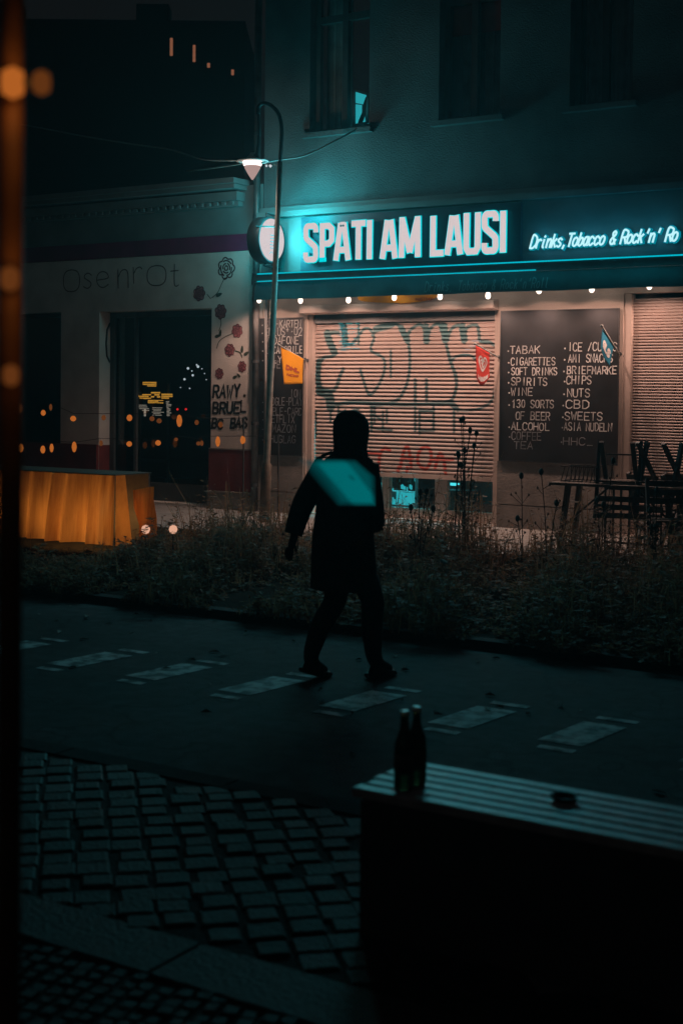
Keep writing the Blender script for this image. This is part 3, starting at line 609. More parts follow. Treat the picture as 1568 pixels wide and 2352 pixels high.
for k, (u, v) in enumerate(((595, 690), (690, 691), (800, 690), (905, 684), (1010, 682), (1120, 680), (1237, 668), (1358, 665), (1490, 658))):
    p = W(u, v, LW); t = thing('downlight', 'small warm white lamp under the awning, '+names[k], 'lamp', p, 'row of warm lamps under the awning')
    MB().lathe([(.012, .16), (.03, .15), (.042, .06), (.042, .045)], p, 14).build('housing', m_dark, t, True)
    MB().lathe([(.004, -.04), (.024, -.03), (.034, -.006), (.03, .03), (.02, .05)], p, 14).build('bulb', e_warm, t, True)
    light('lamp_glow', 'SPOT', p+Vector((0, .0, -.06)), 60, (1, .6, .46), t, spot_size=R_(160), spot_blend=.7, shadow_soft_size=.03).rotation_euler = (R_(5), 0, 0)
bp = MB(); q0 = W(*c4(645, 690), .2); q1 = W(*c4(1100, 680), .2); nn = 24; vs = []
zt = zv+.03
for i in range(nn+1):
    t_ = i/nn; x_ = q0.x+(q1.x-q0.x)*t_; vs += [(x_, -.2, zt), (x_, -.205, zv-.005-.075*math.sin(math.pi*t_)**.5*(1 if t_ > .5 else .85))]
bp.add(vs, [(2*i, 2*i+1, 2*i+3, 2*i+2) for i in range(nn)])
ba = thing('banner', 'curved orange paper banner hanging below the awning over the graffiti shutter', 'banner', (q0.x, -.2, zt))
bo = bp.build('cloth', m_yellow, ba); bo.modifiers.new('thick', 'SOLIDIFY').thickness = .003
wr = MB(); b0, b1 = W(*c4(975, 704), .21), W(*c4(1075, 700), .21)
write(wr, 'PAKETSHOP', b0.x, zv-.052, b1.x, .035, .007, lambda a, b, k: (a, -.212-.0004*(k % 5), b)); wr.build('printing', m_dred, ba)

# ------------------------------------------------------------------ big lit sign
bx = RX(691, 1194, 497, 615, .14); zl0, zl1 = Z(691, 615, .14), Z(691, 505, .14)
sg = thing('shop_sign', 'long dark sign board with large glowing white letters and cyan edges above the awning', 'sign', (bx[0], -.14, bx[2]))
SB = za1+.02; ST = z_sg-.09
MB().box(bx[0], bx[1], -.14, -.064, SB+.01, ST).build('board', m_sign, sg)
LET = {'S': ('curve', [(.84, .74), (.84, .86), (.74, .935), (.5, .935), (.26, .935), (.16, .86), (.16, .74), (.2, .62), (.5, .5), (.8, .38), (.84, .26), (.84, .14), (.74, .065), (.5, .065), (.26, .065), (.16, .14), (.16, .28)]),
 'P': ('multi', [[(.17, 0), (.17, .93), (.62, .93), (.83, .84), (.83, .55), (.62, .46), (.3, .46)]]),
 'A': ('multi', [[(.12, 0), (.4, .97)], [(.88, 0), (.6, .97)], [(.3, .27), (.7, .27)]]),
 'T': ('multi', [[(0.04, .93), (.96, .93)], [(.5, .88), (.5, 0)]]), 'I': ('multi', [[(.5, 0), (.5, 1)]]),
 'M': ('multi', [[(.12, 0), (.14, 1)], [(.16, .93), (.5, .12)], [(.84, .93), (.5, .12)], [(.88, 0), (.86, 1)]]),
 'L': ('multi', [[(.18, 1), (.18, .065), (.96, .065)]]), 'U': ('multi', [[(.15, 1), (.15, .16), (.28, .065), (.72, .065), (.85, .16), (.85, 1)]])}
def solid_stroke(mb, pts, w, y0, y1, mf, ms):
    o = len(mb.v); fr = MB(); ribbon(fr, pts, w, lambda a, b: (a, y0, b)); n = len(fr.v)
    vs = fr.v+[(a, y1, c) for a, b, c in fr.v]
    mb.add(vs, fr.f, mf); k = n//2
    rim = [(2*i, 2*i+2) for i in range(k-1)]+[(2*i+3, 2*i+1) for i in range(k-1)]
    mb.add(vs, [(a, b, b+n, a+n) for a, b in rim]+[(0, 1, 1+n, n), (n-1, n-2, 2*n-2, 2*n-1)], ms)
for (ch, a0, a1, b0, b1) in (('S', 332, 415, 265, 485), ('P', 425, 508, 262, 480), ('Ä', 507, 600, 255, 475), ('T', 603, 690, 248, 470), ('I', 693, 727, 245, 468), ('A', 773, 870, 238, 465), ('M', 880, 1003, 226, 458), ('L', 1060, 1138, 220, 450), ('A', 1145, 1243, 212, 443), ('U', 1252, 1345, 203, 440), ('S', 1355, 1448, 195, 435), ('I', 1458, 1493, 192, 430)):
    um, vm = c4((a0+a1)/2, (b0+b1)/2); x0 = W(*c4(a0, (b0+b1)/2), .22).x; x1 = W(*c4(a1, (b0+b1)/2), .22).x
    z1_ = W(*c4((a0+a1)/2, b0), .22).z; z0_ = W(*c4((a0+a1)/2, b1), .22).z; hh = z1_-z0_; ww = x1-x0; sw = .082
    kind, dat = LET['A' if ch == 'Ä' else ch]
    if kind == 'curve': dat = [[(p.x, p.y) for p in catmull([(a, b, 0) for a, b in dat], 4)]]
    mb = MB()
    for j, st_ in enumerate(dat):
        pts = [(x0+a*ww, z0_+b*hh) for a, b in st_]
        if kind == 'multi' and len(st_) == 2 and ch not in 'I':
            pass
        P0, P1 = Vector(pts[0]), Vector(pts[-1]); d0 = (Vector(pts[1])-P0).normalized(); d1 = (P1-Vector(pts[-2])).normalized()
        pts[0] = tuple(P0+d0*sw*.35); pts[-1] = tuple(P1-d1*sw*.35)
        solid_stroke(mb, pts, sw, -.22-.0006*j, -.208, 0, 1)
        solid_stroke(mb, pts, sw+.024, -.212-.0006*j, -.2, 1, 1); solid_stroke(mb, pts, sw*.6, -.2+.0006*j, -.142, 2, 2)
    lo = mb.build('letter', [e_letter, e_halo, m_sign], sg)
    if ch == 'Ä':
        dd = MB()
        for a in (.43, .57): dd.lathe([(.016, 0), (.016, .006)], (x0+a*ww, -.222, z0_+.9*hh), 10, 0, Vector((0, -1, 0)))
        sub(dd, 'dot', m_sign, sg, lo)
        sub(MB().box(x0+.36*ww, x0+.64*ww, -.2205, -.17, z0_+.87*hh, z0_+1.0*hh), 'apex', e_letter, sg, lo)
    if ch == 'P':
        o = sub(MB().box(x0+.17*ww-sw/2-.002, x0+.17*ww+sw/2+.002, -.2235, -.17, z0_, z0_+.1*hh), 'stem_foot', e_halo, sg, lo); o['label'] = 'foot of the letter glowing cyan instead of white'
for k in range(5):
    t_ = (k+.5)/5; light('sign_glow', 'AREA', (bx[0]+(bx[1]-bx[0])*t_, -.26, (SB+ST)/2), 28, (.09, .63, .75), sg, shape='RECTANGLE', size=.9, size_y=.5).rotation_euler = (R_(-80), 0, 0)
# neon script
nsn = thing('neon_sign', 'thin cyan neon handwriting on dark fascia right of the big letters', 'sign', W(1218, 565, .1))
ne = MB(); p0 = W(1216, 570, .12); p1 = W(1552, 556, .12); txt = "Drinks,Tobacco & Rock'n' Ro"; capn = .155
def neon(y, w_, off):
    def f(a, b, k): return (a+off, y-.001*(k % 5), b)
    m = MB(); random.seed(3); write(m, txt, p0.x, p0.z, p1.x, capn, w_, f, .0, .3, True, 0, None, .95); return m
neon(-.12, .026, 0).build('tube', e_neon, nsn); neon(-.085, .06, 0).build('backlight', e_neonh, nsn)
light('neon_glow', 'AREA', ((p0.x+p1.x)/2, -.2, p0.z+.1), 16, (.03, .7, .95), nsn, shape='RECTANGLE', size=2.4, size_y=.2).rotation_euler = (R_(-80), 0, 0)
for k in range(4):
    q = p0.lerp(p1, (k+.5)/4); light('neon_wash', 'POINT', (q.x, -.3, q.z+.1), 1.3, (.02, .55, .85), nsn, shadow_soft_size=.1)
# cyan panel left of the board is lit mainly by added point lamps near the disc
# ------------------------------------------------------------------ disc sign
DC = W(611, 552, .42); rad = .3
ds = thing('round_sign', 'round white light box sign in a black drum hung beside the drain pipe', 'sign', DC)
ax = Vector((1, 0, 0))
MB().lathe([(rad+.015, -.11), (rad+.03, -.09), (rad+.03, .1), (rad+.012, .108), (rad, .1)], DC, 48, 0, ax).build('drum', m_dark, ds, True)
MB().lathe([(rad-.002, .101), (rad-.002, .106)], DC, 48, 0, ax).build('face', e_disc, ds)
MB().lathe([(rad-.002, -.112), (rad-.002, -.117)], DC, 48, 0, ax).build('face', e_disc, ds)
light('disc_glow', 'AREA', (DC.x-.14, DC.y, DC.z), 7, (.02, .7, .78), ds, shape='DISK', size=.5).rotation_euler = (0, R_(90), 0)
br = MB().tube([(DC.x, -.02, DC.z+rad+.07), (DC.x, DC.y, DC.z+rad+.08), (DC.x, DC.y, DC.z+rad+.02)], .014, 8);br.build('bracket', m_dark, ds); br = MB().tube([(DC.x, -.02, DC.z-rad-.07), (DC.x, DC.y-.05, DC.z-rad-.06), (DC.x, DC.y, DC.z-rad-.02)], .014, 8)
br.build('bracket', m_dark, ds)
mk = MB()
for j in range(5): mk.box(DC.x+.1066, DC.x+.109, DC.y-.0-.05+random.uniform(-.006, .006), DC.y+.04, DC.z+.06-.045*j, DC.z+.07-.045*j)
ribbon(mk, [(p.x, p.y) for p in catmull([(-.06, -.2, 0), (-.02, -.17, 0), (.03, -.19, 0), (.06, -.215, 0)], 4)], .008, lambda a, b: (DC.x+.108, DC.y+a, DC.z+b))
mk.build('print', mat('disc_print', (.03, .16, .17), .7), ds)
am = MB().tube([(DC.x+.06, DC.y-.34, DC.z+.16), (DC.x+.2, DC.y-.1, DC.z+.17), (DC.x+.17, DC.y+.06, DC.z+.19)], .01, 8).lathe([(.012, 0), (.04, .03), (.045, .09)], (DC.x+.17, DC.y+.05, DC.z+.14), 12, 0, Vector((-.5, .3, .6)))
am.build('lamp_arm', m_dark, ds)
light('disc_glow', 'AREA', (DC.x+.12, DC.y, DC.z), 40, (.05, .85, .95), ds, shape='DISK', size=.5).rotation_euler = (0, R_(-90), 0)
q = W(668, 500, .5); light('fascia_fill', 'POINT', (q.x, -.62, q.z+.1), 52, (.005, .62, .7), ds, shadow_soft_size=.15)  # bare fill lamps added for the teal wash on wall and fascia
light('fascia_fill', 'POINT', (DC.x+.5, -.62, DC.z-.02), 10, (.005, .62, .7), ds, shadow_soft_size=.1)

# ------------------------------------------------------------------ flags
def flag(label, base, tip, corners, m, prints, conv, wb, wt, gname):
    B_ = W(*conv(*base), wb); T_ = W(*conv(*tip), wt)
    t = thing('flag', label, 'flag', B_, gname)
    MB().tube([B_, T_], .011, 8).lathe([(.001, -.02), (.018, -.012), (.02, 0), (.014, .014), (.001, .02)], T_, 10).build('flag_pole', m_cable, t, True)
    MB().lathe([(.035, 0), (.035, .012), (.018, .02), (.018, .06)], B_+Vector((0, .06, 0)), 12, 0, T_-B_).build('holder', m_dark, t)
    c = [W(*conv(a, b), q) for a, b, q in corners]   # top tip, top base, bottom base, bottom tip
    nrm = ((c[1]-c[0]).cross(c[3]-c[0])).normalized()
    if nrm.dot(CAM-c[0]) < 0: nrm = -nrm
    def BL(s, t_, e=0, bot=0):
        p = c[0]*(1-s)*(1-t_)+c[1]*s*(1-t_)+c[2]*s*t_+c[3]*(1-s)*t_
        return p+nrm*(.014*math.sin(s*5+t_*2)*t_+e)+Vector((0, 0, -bot*math.sin(math.pi*s)*t_**3))
    prints_bot = prints.get('bot', 0); N = 14; mb = MB(); vs = [BL(i/N, j/N, 0, prints_bot) for j in range(N+1) for i in range(N+1)]
    mb.add(vs, [(j*(N+1)+i, j*(N+1)+i+1, (j+1)*(N+1)+i+1, (j+1)*(N+1)+i) for j in range(N) for i in range(N)])
    co = mb.build('cloth', m, t, True); co.modifiers.new('thick', 'SOLIDIFY').thickness = .003
    pm_ = MB()
    for (txt, s0, tt, s1, hgt, wd, sh) in prints.get('text', []):
        write(pm_, txt, s0, -tt, s1, hgt, wd, lambda a, b, k: BL(a, -b, .006+.0004*(k % 5), prints_bot), 0, sh)
    for pts, wd in prints.get('lines', []): ribbon(pm_, [(a, -b) for a, b in smooth2(pts, 5)], wd, lambda a, b: BL(a, -b, .006, prints_bot))
    pm_.build('print', prints['mat'], t); return t
fg_ = 'small flags on poles along the shop front'
flag('yellow parcel flag hanging left of the graffiti shutter', (655, 345), (503, 256), [(514, 264, .42), (644, 336, .1), (638, 478, .12), (530, 482, .42)], m_yellow,
     {'mat': m_dred, 'text': [('DHL', .17, .58, .83, .11, .06, .35), ('PAKETSHOP', .2, .76, .8, .06, .022, 0)]}, c7, .03, .46, fg_)
hl = [(.5, .42), (.38, .3), (.24, .33), (.2, .46), (.32, .6), (.5, .68), (.68, .6), (.8, .46), (.76, .33), (.62, .3), (.5, .42), (.44, .5), (.5, .58)]
h2 = [(.34, .5), (.33, .42), (.42, .4), (.5, .5), (.58, .4), (.67, .42), (.66, .5), (.5, .62)]
flag('red ice cream flag with a white heart emblem right of the graffiti shutter', (515, 331), (373, 249), [(377, 255, .38), (458, 300, .14), (455, 440, .16), (378, 445, .38)], m_redcloth,
     {'mat': m_white, 'bot': .1, 'lines': [(hl, .065), (h2, .05)], 'text': [('LANGNESE', .12, .92, .88, .075, .03, 0)]}, c8, .03, .42, fg_)
flag('blue flag with white letters hanging askew over the large chalkboard', (1205, 318), (1101, 146), [(1104, 165, .5), (1170, 262, .2), (1142, 378, .22), (1088, 268, .5)], m_bluecloth,
     {'mat': m_white, 'text': [('GLS', .18, .72, .82, .3, .11, .1)]}, c8, .03, .54, fg_)

# ------------------------------------------------------------------ drain pipe between the houses
px = X(588, 700, .1)
dp = thing('drain_pipe', 'weathered zinc drain pipe running down between the two houses', 'pipe', (px, -.09, PZ))
MB().tube([(px, -.1, PZ), (px, -.1, 8.5)], .05, 14).build('pipe', m_zinc, dp, True)
MB().tube([(px+.16, -.07, PZ), (px+.16, -.07, 3.3)], .022, 10).build('conduit', m_zinc, dp, True)
for z_ in (.5, 1.4, 2.3, 3.2, 4.4, 5.6): MB().lathe([(.058, 0), (.058, .05)], (px, -.1, z_), 14).build('clamp', m_dark, dp)
# ------------------------------------------------------------------ cafe building on the left
xl = -14; xe = xc-.02; zcor = Z(400, 470)
cafe = thing('cafe_building', 'low pale cafe house with roses painted on its wall and a purple band', 'building', (xe, 0, 0))
door = RX(228, 485, 712, 1085); door = (door[0], door[1], PZ+.03, door[3])
wl = RX(40, 140, 718, 1060); lw = (wl[0]-.6, wl[1], Z(100, 1030), wl[3])
zpb = Z(400, 585); zpt = Z(400, 548)
wall_mesh(xl, xe, PZ-.1, zpb, 0.0, [door, lw], .3).build('wall', m_cafe, cafe)
MB().box(xl, xe, -.02, .4, zpb+.004, zpt).build('purple_band', m_purple, cafe)
MB().box(xl, xe, 0, .4, zpt+.004, Z(400, 440)).build('upper_wall', m_teal, cafe)
ce = X(540, 440, .2); cz = Z(540, 472, .15)
co = MB().box(xl, ce, -.12, -.002, cz, cz+.07).box(xl, ce+.03, -.2, -.002, cz+.074, cz+.2).box(xl, ce+.08, -.34, -.002, cz+.23, cz+.29).box(xl, ce+.12, -.4, -.002, cz+.294, cz+.37)
xx = xl
while xx < ce-.08: co.box(xx, xx+.07, -.16, -.125, cz+.02, cz+.068); xx += .14
co.build('cornice', m_teal, cafe)
MB().box(xl, xe, .3, 5, Z(400, 440)-.05, Z(400, 440)-.01).build('roof', m_black, cafe)
# plinth blocks
zr1, zr0, zr2 = Z(530, 1033), Z(530, 1128), Z(540, 1195)
MB().box(door[1]+.005, xe-.04, -.05, -.002, zr0, zr1).build('plinth', m_red, cafe)
MB().box(xl, door[0]-.003, -.05, -.002, PZ, zr1).build('plinth', m_red, cafe)
MB().box(door[1]+.005, xe-.05, -.058, -.003, zr1+.003, zr1+.02).build('stone_course', m_plinth, cafe)
MB().box(door[1]+.005, xe-.05, -.1, -.003, zr0-.02, zr0-.004).build('stone_course', m_plinth, cafe)
MB().box(door[1]+.005, xe-.06, -.09, -.003, PZ-.02, zr0-.024).build('foot_stone', m_plinth, cafe)
# reveal: red foot
MB().box(door[0]-.002, door[0]+.004, .002, .29, PZ, Z(238, 1022, -.15)).build('reveal_foot', m_red, cafe)
# glazed entrance set back
yd = .3; dm = X(255, 900, -yd)
df = MB(); a, b, c, d = door
for (p, q) in ((a+.005, a+.09), (X(315, 900, -yd)-.02, X(315, 900, -yd)+.03), (b-.06, b-.005)): df.box(p, q, yd-.05, yd-.0, c, d-.005)
df.box(a+.09, b-.06, yd-.045, yd-.001, d-.09, d-.005).box(a+.09, b-.06, yd-.045, yd-.001, c, c+.28)
do = df.build('door', m_frame, cafe)
sub(MB().box(a+.01, b-.01, yd+.003, yd+.01, c, d), 'pane', m_glassdk, cafe, do)
hx = X(249, 790, -.2); sub(MB().tube([(hx, yd-.06, Z(249, 742, -.2)), (hx+.0, yd-.13, Z(249, 758, -.2)), (hx, yd-.15, Z(249, 790, -.2)), (hx, yd-.13, Z(249, 818, -.2)), (hx, yd-.06, Z(249, 832, -.2))], .016, 8), 'handle', m_dark, cafe, do, True)
wf = MB(); a2, b2, c2_, d2 = lw; wf.box(a2+.003, a2+.07, .2, .26, c2_+.003, d2-.003).box(b2-.07, b2-.003, .2, .26, c2_+.003, d2-.003).box(a2+.07, b2-.07, .2, .26, d2-.07, d2-.003).box(a2+.07, b2-.07, .2, .26, c2_+.003, c2_+.07)
wo = wf.build('window', m_frame, cafe); sub(MB().box(a2+.01, b2-.01, .265, .27, c2_, d2), 'pane', m_glassdk, cafe, wo)
MB().box(xl, xe, 5, 5.1, PZ, zpt).box(xl, xe, .34, 5, PZ-.06, PZ-.01).box(xe-.1, xe-.02, .31, 5, PZ, zpt).build('back_room', m_black, cafe)
# wall paintings: roses, name, tags
def wall2(conv):
    return lambda a, b: (lambda p: (p.x, p.z))(W(*conv(a, b), .003))
ro = MB()
def rose(u, v, r, big=False):
    c = W(u, v, .003); rr = r*1.12/FP*18.9
    def put(pts, wd, mi, k): ribbon(ro, pts, wd, lambda a, b: (a, -.003-.0005*k, b), mi)
    n = 7; ph = random.random()*6
    pts = []
    for i in range(36):                       # scalloped outer petal line filled
        t_ = 2*math.pi*i/36; q = rr*(.74+.26*abs(math.sin(n/2*t_+ph))**.7); pts.append((c.x+q*math.cos(t_)*.95, c.z+q*math.sin(t_)))
    if not big:
        ro.add([(c.x, -.003, c.z)]+[(a, -.003, b) for a, b in pts], [(0, 1+(i+1) % 36, 1+i) for i in range(36)], 0)
    put(pts+[pts[0]], rr*.13, 1, 3)
    for k, q in enumerate((.66, .42, .2)):
        for h in range(3):
            t0 = ph+k*1.1+h*2.1; arc = [(c.x+rr*q*math.cos(t0+j*.3)*(1-.02*j), c.z+rr*q*math.sin(t0+j*.3)*(1+.02*j)) for j in range(6)]; put(arc, rr*.13, 1, 4+k)
def leafp(u, v, r, an):
    c = W(u, v, .003); rr = r/FP*18.9; ca, sa = math.cos(an), math.sin(an); pts = []
    for i in range(14):
        t_ = 2*math.pi*i/14; x_ = rr*math.cos(t_); y_ = rr*.45*math.sin(t_)*(1-.3*math.cos(t_)); pts.append((c.x+x_*ca-y_*sa, -.004, c.z+x_*sa+y_*ca))
    ro.add(pts, [tuple(range(14))[::-1]], 2)
def stemp(pts): ribbon(ro, smooth2([(W(a, b, .003).x, W(a, b, .003).z) for a, b in pts], 5), .012, lambda a, b: (a, -.0045, b), 2)
rose(520, 616, 24, True); rose(458, 674, 17); rose(507, 716, 16.5); rose(545, 760, 15); rose(528, 804, 14); rose(556, 842, 12); rose(504, 858, 12)
for a in ((503, 677, 10, .3), (500, 772, 9, .2), (506, 765, 9, 1.4), (566, 812, 9, .5), (556, 802, 9, 1.5), (540, 866, 8, .4), (548, 862, 7, 2.4), (518, 640, 6, .2)): leafp(*a)
stemp([(515, 640), (508, 655), (500, 672), (487, 684)]); stemp([(507, 732), (508, 745), (503, 760)]); stemp([(534, 766), (515, 775), (503, 785), (498, 800)]); stemp([(540, 806), (552, 810), (556, 822)]); stemp([(476, 676), (484, 686)])
ro.build('rose_mural', [m_rose, m_roseo, m_leaf], cafe)
nm = MB()
def hand(ch, cx, cy, w_, h_):
    pa, pb = W(*c3(cx-w_/2, cy+h_/2), .003), W(*c3(cx+w_/2, cy-h_/2), .003); hh = {'t': 5.8}.get(ch, 4.0 if ch.islower() else 6.0)
    for k, st_ in enumerate(glyph(ch)): ribbon(nm, smooth2([(pa.x+a/4*(pb.x-pa.x), pa.z+b/hh*(pb.z-pa.z)) for a, b in st_], 4), .017, lambda a, b: (a, -.003-.0006*k, b))

for ch, a, b, w_, h_ in (('O', 412, 672, 90, 130), ('s', 505, 672, 62, 90), ('e', 590, 665, 85, 95), ('n', 710, 660, 80, 110), ('r', 790, 640, 70, 95), ('O', 900, 642, 105, 120), ('t', 1005, 640, 62, 130)): hand(ch, a, b, w_, h_)
nm.build('lettering', m_hand, cafe)
tg = MB()
for txt, a0, b0, a1, hgt in (('RAWY.', 1225, 560, 1415, 75), ('BRUEL', 1222, 648, 1412, 68), ('BC BAS', 1220, 735, 1418, 58)):
    p0, p1 = W(*c6(a0, b0), .003), W(*c6(a1, b0-6), .003); write(tg, txt, p0.x, p0.z, p1.x, hgt*.4/FP*18.7, .036, flat(-.004), .01, .1, False, 0, p1.z)
tg.build('graffiti', m_black, cafe)

# glass reflections, modelled as lit things inside the cafe doorway
ks = thing('sign_reflections', 'reflected amber and white kiosk lights modelled as small signs in the dark doorway', 'sign', W(345, 940, -2.0))
def lit(u0, u1, v0, v1, wv, m, name):
    xa_, xb_, za_, zb_ = RX(u0, u1, v0, v1, wv); mb = MB(); n_ = 3
    for r_ in range(n_):
        za = za_+(zb_-za_)*r_/n_; zb = za+(zb_-za_)/n_*.72; x_ = xa_
        while x_ < xb_-.01:
            w_ = random.uniform(.02, .11); xe_ = min(xb_, x_+w_)
            if random.random() < .85: mb.box(x_, xe_, -wv, -wv+.03, za+random.uniform(-.004, .004), zb)
            x_ = xe_+random.uniform(.003, .012)
    mb.build(name, m, ks)
lit(328, 357, 876, 888, -2.0, e_kiosk, 'sign_reflection_box'); lit(312, 345, 904, 916, -2.05, e_kiosk, 'sign_reflection_box'); lit(347, 366, 899, 913, -1.97, e_kiosk, 'sign_reflection_box'); lit(371, 394, 903, 916, -2.05, e_kiosk, 'sign_reflection_box'); lit(340, 373, 918, 926, -2.0, e_kiosk, 'sign_reflection_box')
kl = MB()
rows = [(381+random.uniform(0, 3), 384+random.uniform(0, 8), 922+3.2*k, 923.6+3.2*k) for k in range(11)]+[(318+random.uniform(0, 12), 334+random.uniform(0, 12), 930+4*k, 931.4+4*k) for k in range(4)]+[(348+random.uniform(0, 6), 362+random.uniform(0, 14), 936+3.4*k, 937.2+3.4*k) for k in range(6)]+[(331, 333, 938, 956)]
for (u0, u1, v0, v1) in rows:
    xa_, xb_, za_, zb_ = RX(u0, u1, v0, v1, -2.06); kl.box(xa_, xb_, 2.06, 2.09, za_, zb_)
kl.build('reflected_rows', emit('reflected_row_light', (1, .78, .62), .32), ks)
fr = thing('reflection_stand', 'added dark stand under the reflected signs in the doorway', 'stand', W(345, 1000, -2.15))
x_0, x_1 = X(318, 930, -2.12), X(388, 930, -2.12)
MB().box(x_0, x_0+.04, 2.12, 2.16, PZ, Z(345, 880, -2.12)).build('upright', m_dark, fr); MB().box(x_1-.04, x_1, 2.12, 2.16, PZ, Z(345, 880, -2.12)).build('upright', m_dark, fr)
MB().box(x_0+.04, x_1-.04, 2.125, 2.155, PZ+.5, PZ+.55).build('crossbar', m_dark, fr)
for k, (u, v) in enumerate(((408, 940), (427, 940))):
    tag(MB().lathe([(.002, -.02), (.016, -.012), (.02, 0), (.016, .012), (.002, .02)], W(u, v, -2.0), 10).build('red_reflection', e_redl), ('left' if k == 0 else 'right')+' one of two tiny red tail light reflections in the doorway', 'lamp', 'red light reflections in the doorway')
fl = thing('white_reflections', 'cluster of tiny white reflected lights modelled as bulbs on wire in the doorway', 'fairy lights', W(440, 850, -1.2))
wi = MB(); prev = None
for (u, v, s) in ((432, 846, .022), (455, 842, .022), (443, 862, .02), (424, 871, .02), (464, 847, .01), (441, 852, .012), (470, 858, .009), (474, 872, .009), (436, 892, .012), (415, 890, .009), (452, 838, .014)):
    p = W(u, v, -1.2); MB().lathe([(.001, -s), (s*.8, -s*.5), (s, 0), (s*.7, s*.6), (.001, s)], p, 8).build('bulb', e_white, fl)  # bulbs stand in for white reflected lights
    if prev is not None: wi.tube([prev, p], .002, 5)
    prev = p
wi.build('wire', m_black, fl)  # wire added for the white reflections

# ------------------------------------------------------------------ amber window reflections, modelled as bulbs strung along the cafe front
def string(label, pts, w_, u0, u1):
    t = thing('bulb_reflections', label, 'bulb reflection', W(pts[0][0], pts[0][1]-12, w_), 'amber window reflections along the cafe front')
    wire = [W(u, v-9, w_)+Vector((0, 0, .02)) for u, v, s, m in pts]
    wi = MB(); wi.tube([W(u0, pts[0][1]-14, w_)]+wire+[W(u1, pts[-1][1]-14, w_)], .004, 5); wi.build('wire', m_black, t)
    for uu, vv in ((u0, pts[0][1]-16), (u1, pts[-1][1]-16)):
        p = W(uu, vv, w_); MB().tube([(p.x, p.y, PZ-.05), p], .012, 8).build('stake', m_dark, t)
    for u, v, s, m in pts:
        el = random.choice([.9, 1.1, 1.5, 2.0]); p = W(u+random.uniform(-2, 2), v+random.uniform(-4, 4), w_); MB().lathe([(.004, .036*s*el), (.022*s, .028*s*el), (.034*s, .006), (.034*s, -.01*s), (.022*s, -.03*s*el), (.004, -.038*s*el)], p, 10).build('bulb', m, t, True)
    return t
string('upper row of amber window reflections modelled as bulbs on a string', [(48, 942, 1.0, e_amber2), (101, 949, 1.1, e_amber), (117, 938, .7, e_amber2), (170, 962, 1.3, e_amber), (238, 962, 1, e_amber2), (298, 962, 1.2, e_amber), (350, 963, 1.1, e_amber2), (365, 970, 1.1, e_amber2), (414, 966, 1.2, e_amber), (453, 971, .9, e_amber2), (508, 974, 1, e_amber2)], .9, 20, 560)
string('lower row of amber window reflections modelled as bulbs on a string', [(47, 1028, 1.2, e_amber), (100, 1030, 1.1, e_amber), (118, 1025, .9, e_amber), (172, 1028, 1.1, e_amber), (232, 1019, .8, e_amber2), (299, 1020, 1.2, e_amber), (363, 1021, 1.2, e_amber), (404, 1013, .8, e_amber2), (456, 1021, .9, e_amber2), (465, 1014, .7, e_amber2), (501, 1014, 1, e_amber), (556, 1014, 1.1, e_amber), (611, 1014, 1, e_amber2)], .9, 20, 640)

# ------------------------------------------------------------------ amber window reflection, modelled as a counter with added lamps inside
m_trans = bpy.data.materials.new('amber_reflection_sheet'); m_trans.use_nodes = True; nt = m_trans.node_tree; nt.nodes.clear()
o_ = nd(nt, 'ShaderNodeOutputMaterial'); d_ = nd(nt, 'ShaderNodeBsdfDiffuse'); t_ = nd(nt, 'ShaderNodeBsdfTranslucent'); x_ = nd(nt, 'ShaderNodeMixShader'); x_.inputs[0].default_value = .7
d_.inputs[0].default_value = (.35, .15, .03, 1); t_.inputs[0].default_value = (.6, .31, .1, 1)
tc_ = nd(nt, 'ShaderNodeTexCoord'); mp_ = nd(nt, 'ShaderNodeMapping'); mp_.inputs['Scale'].default_value = (7, 1, .5); nz_ = nd(nt, 'ShaderNodeTexNoise'); nz_.inputs['Scale'].default_value = 1.4; nz_.inputs['Detail'].default_value = 7; nz_.inputs['Roughness'].default_value = .65
rm_ = nd(nt, 'ShaderNodeValToRGB'); rm_.color_ramp.elements[0].position = .32; rm_.color_ramp.elements[1].position = .66; rm_.color_ramp.elements[0].color = (.24, .1, .025, 1); rm_.color_ramp.elements[1].color = (.72, .4, .16, 1)
nt.links.new(tc_.outputs['Object'], mp_.inputs[0]); nt.links.new(mp_.outputs[0], nz_.inputs['Vector']); nt.links.new(nz_.outputs['Fac'], rm_.inputs[0]); nt.links.new(rm_.outputs[0], t_.inputs[0])
nt.links.new(d_.outputs[0], x_.inputs[1]); nt.links.new(t_.outputs[0], x_.inputs[2]); nt.links.new(x_.outputs[0], o_.inputs[0])
cb0, cb1 = G(-60, 1273, .11), G(345, 1262, .11); wA = -cb1.y
wA = 4.6
L0 = W(-120, 1180, wA).x; L1 = W(266, 1180, wA).x; zt0 = Z(150, 1086, wA); zb0 = .14
ct = thing('counter_reflection', 'wide amber window reflection modelled as a glowing pleated counter at the left edge', 'counter reflection', ((L0+L1)/2, -wA, .11))
N = 150; vs = []
for i in range(N+1):
    f_ = i/N; x_ = L0+(L1-L0)*f_; pl = .035*math.sin(f_*46+2*math.sin(f_*9))+.03*math.sin(f_*23+1)+.014*math.sin(f_*91)
    fl_ = .07*(f_ > .9)*(f_-.9)*10
    vs += [(x_, -wA+pl, zt0-.002), (x_+.0+fl_*.5, -wA-.05+pl*1.3, (zt0+zb0)/2), (x_+fl_, -wA-.09+pl*1.6, zb0)]
cs = MB().add(vs, [(3*i, 3*i+1, 3*i+4, 3*i+3) for i in range(N)]+[(3*i+1, 3*i+2, 3*i+5, 3*i+4) for i in range(N)])
cs.build('pleated_reflection', m_trans, ct, True)
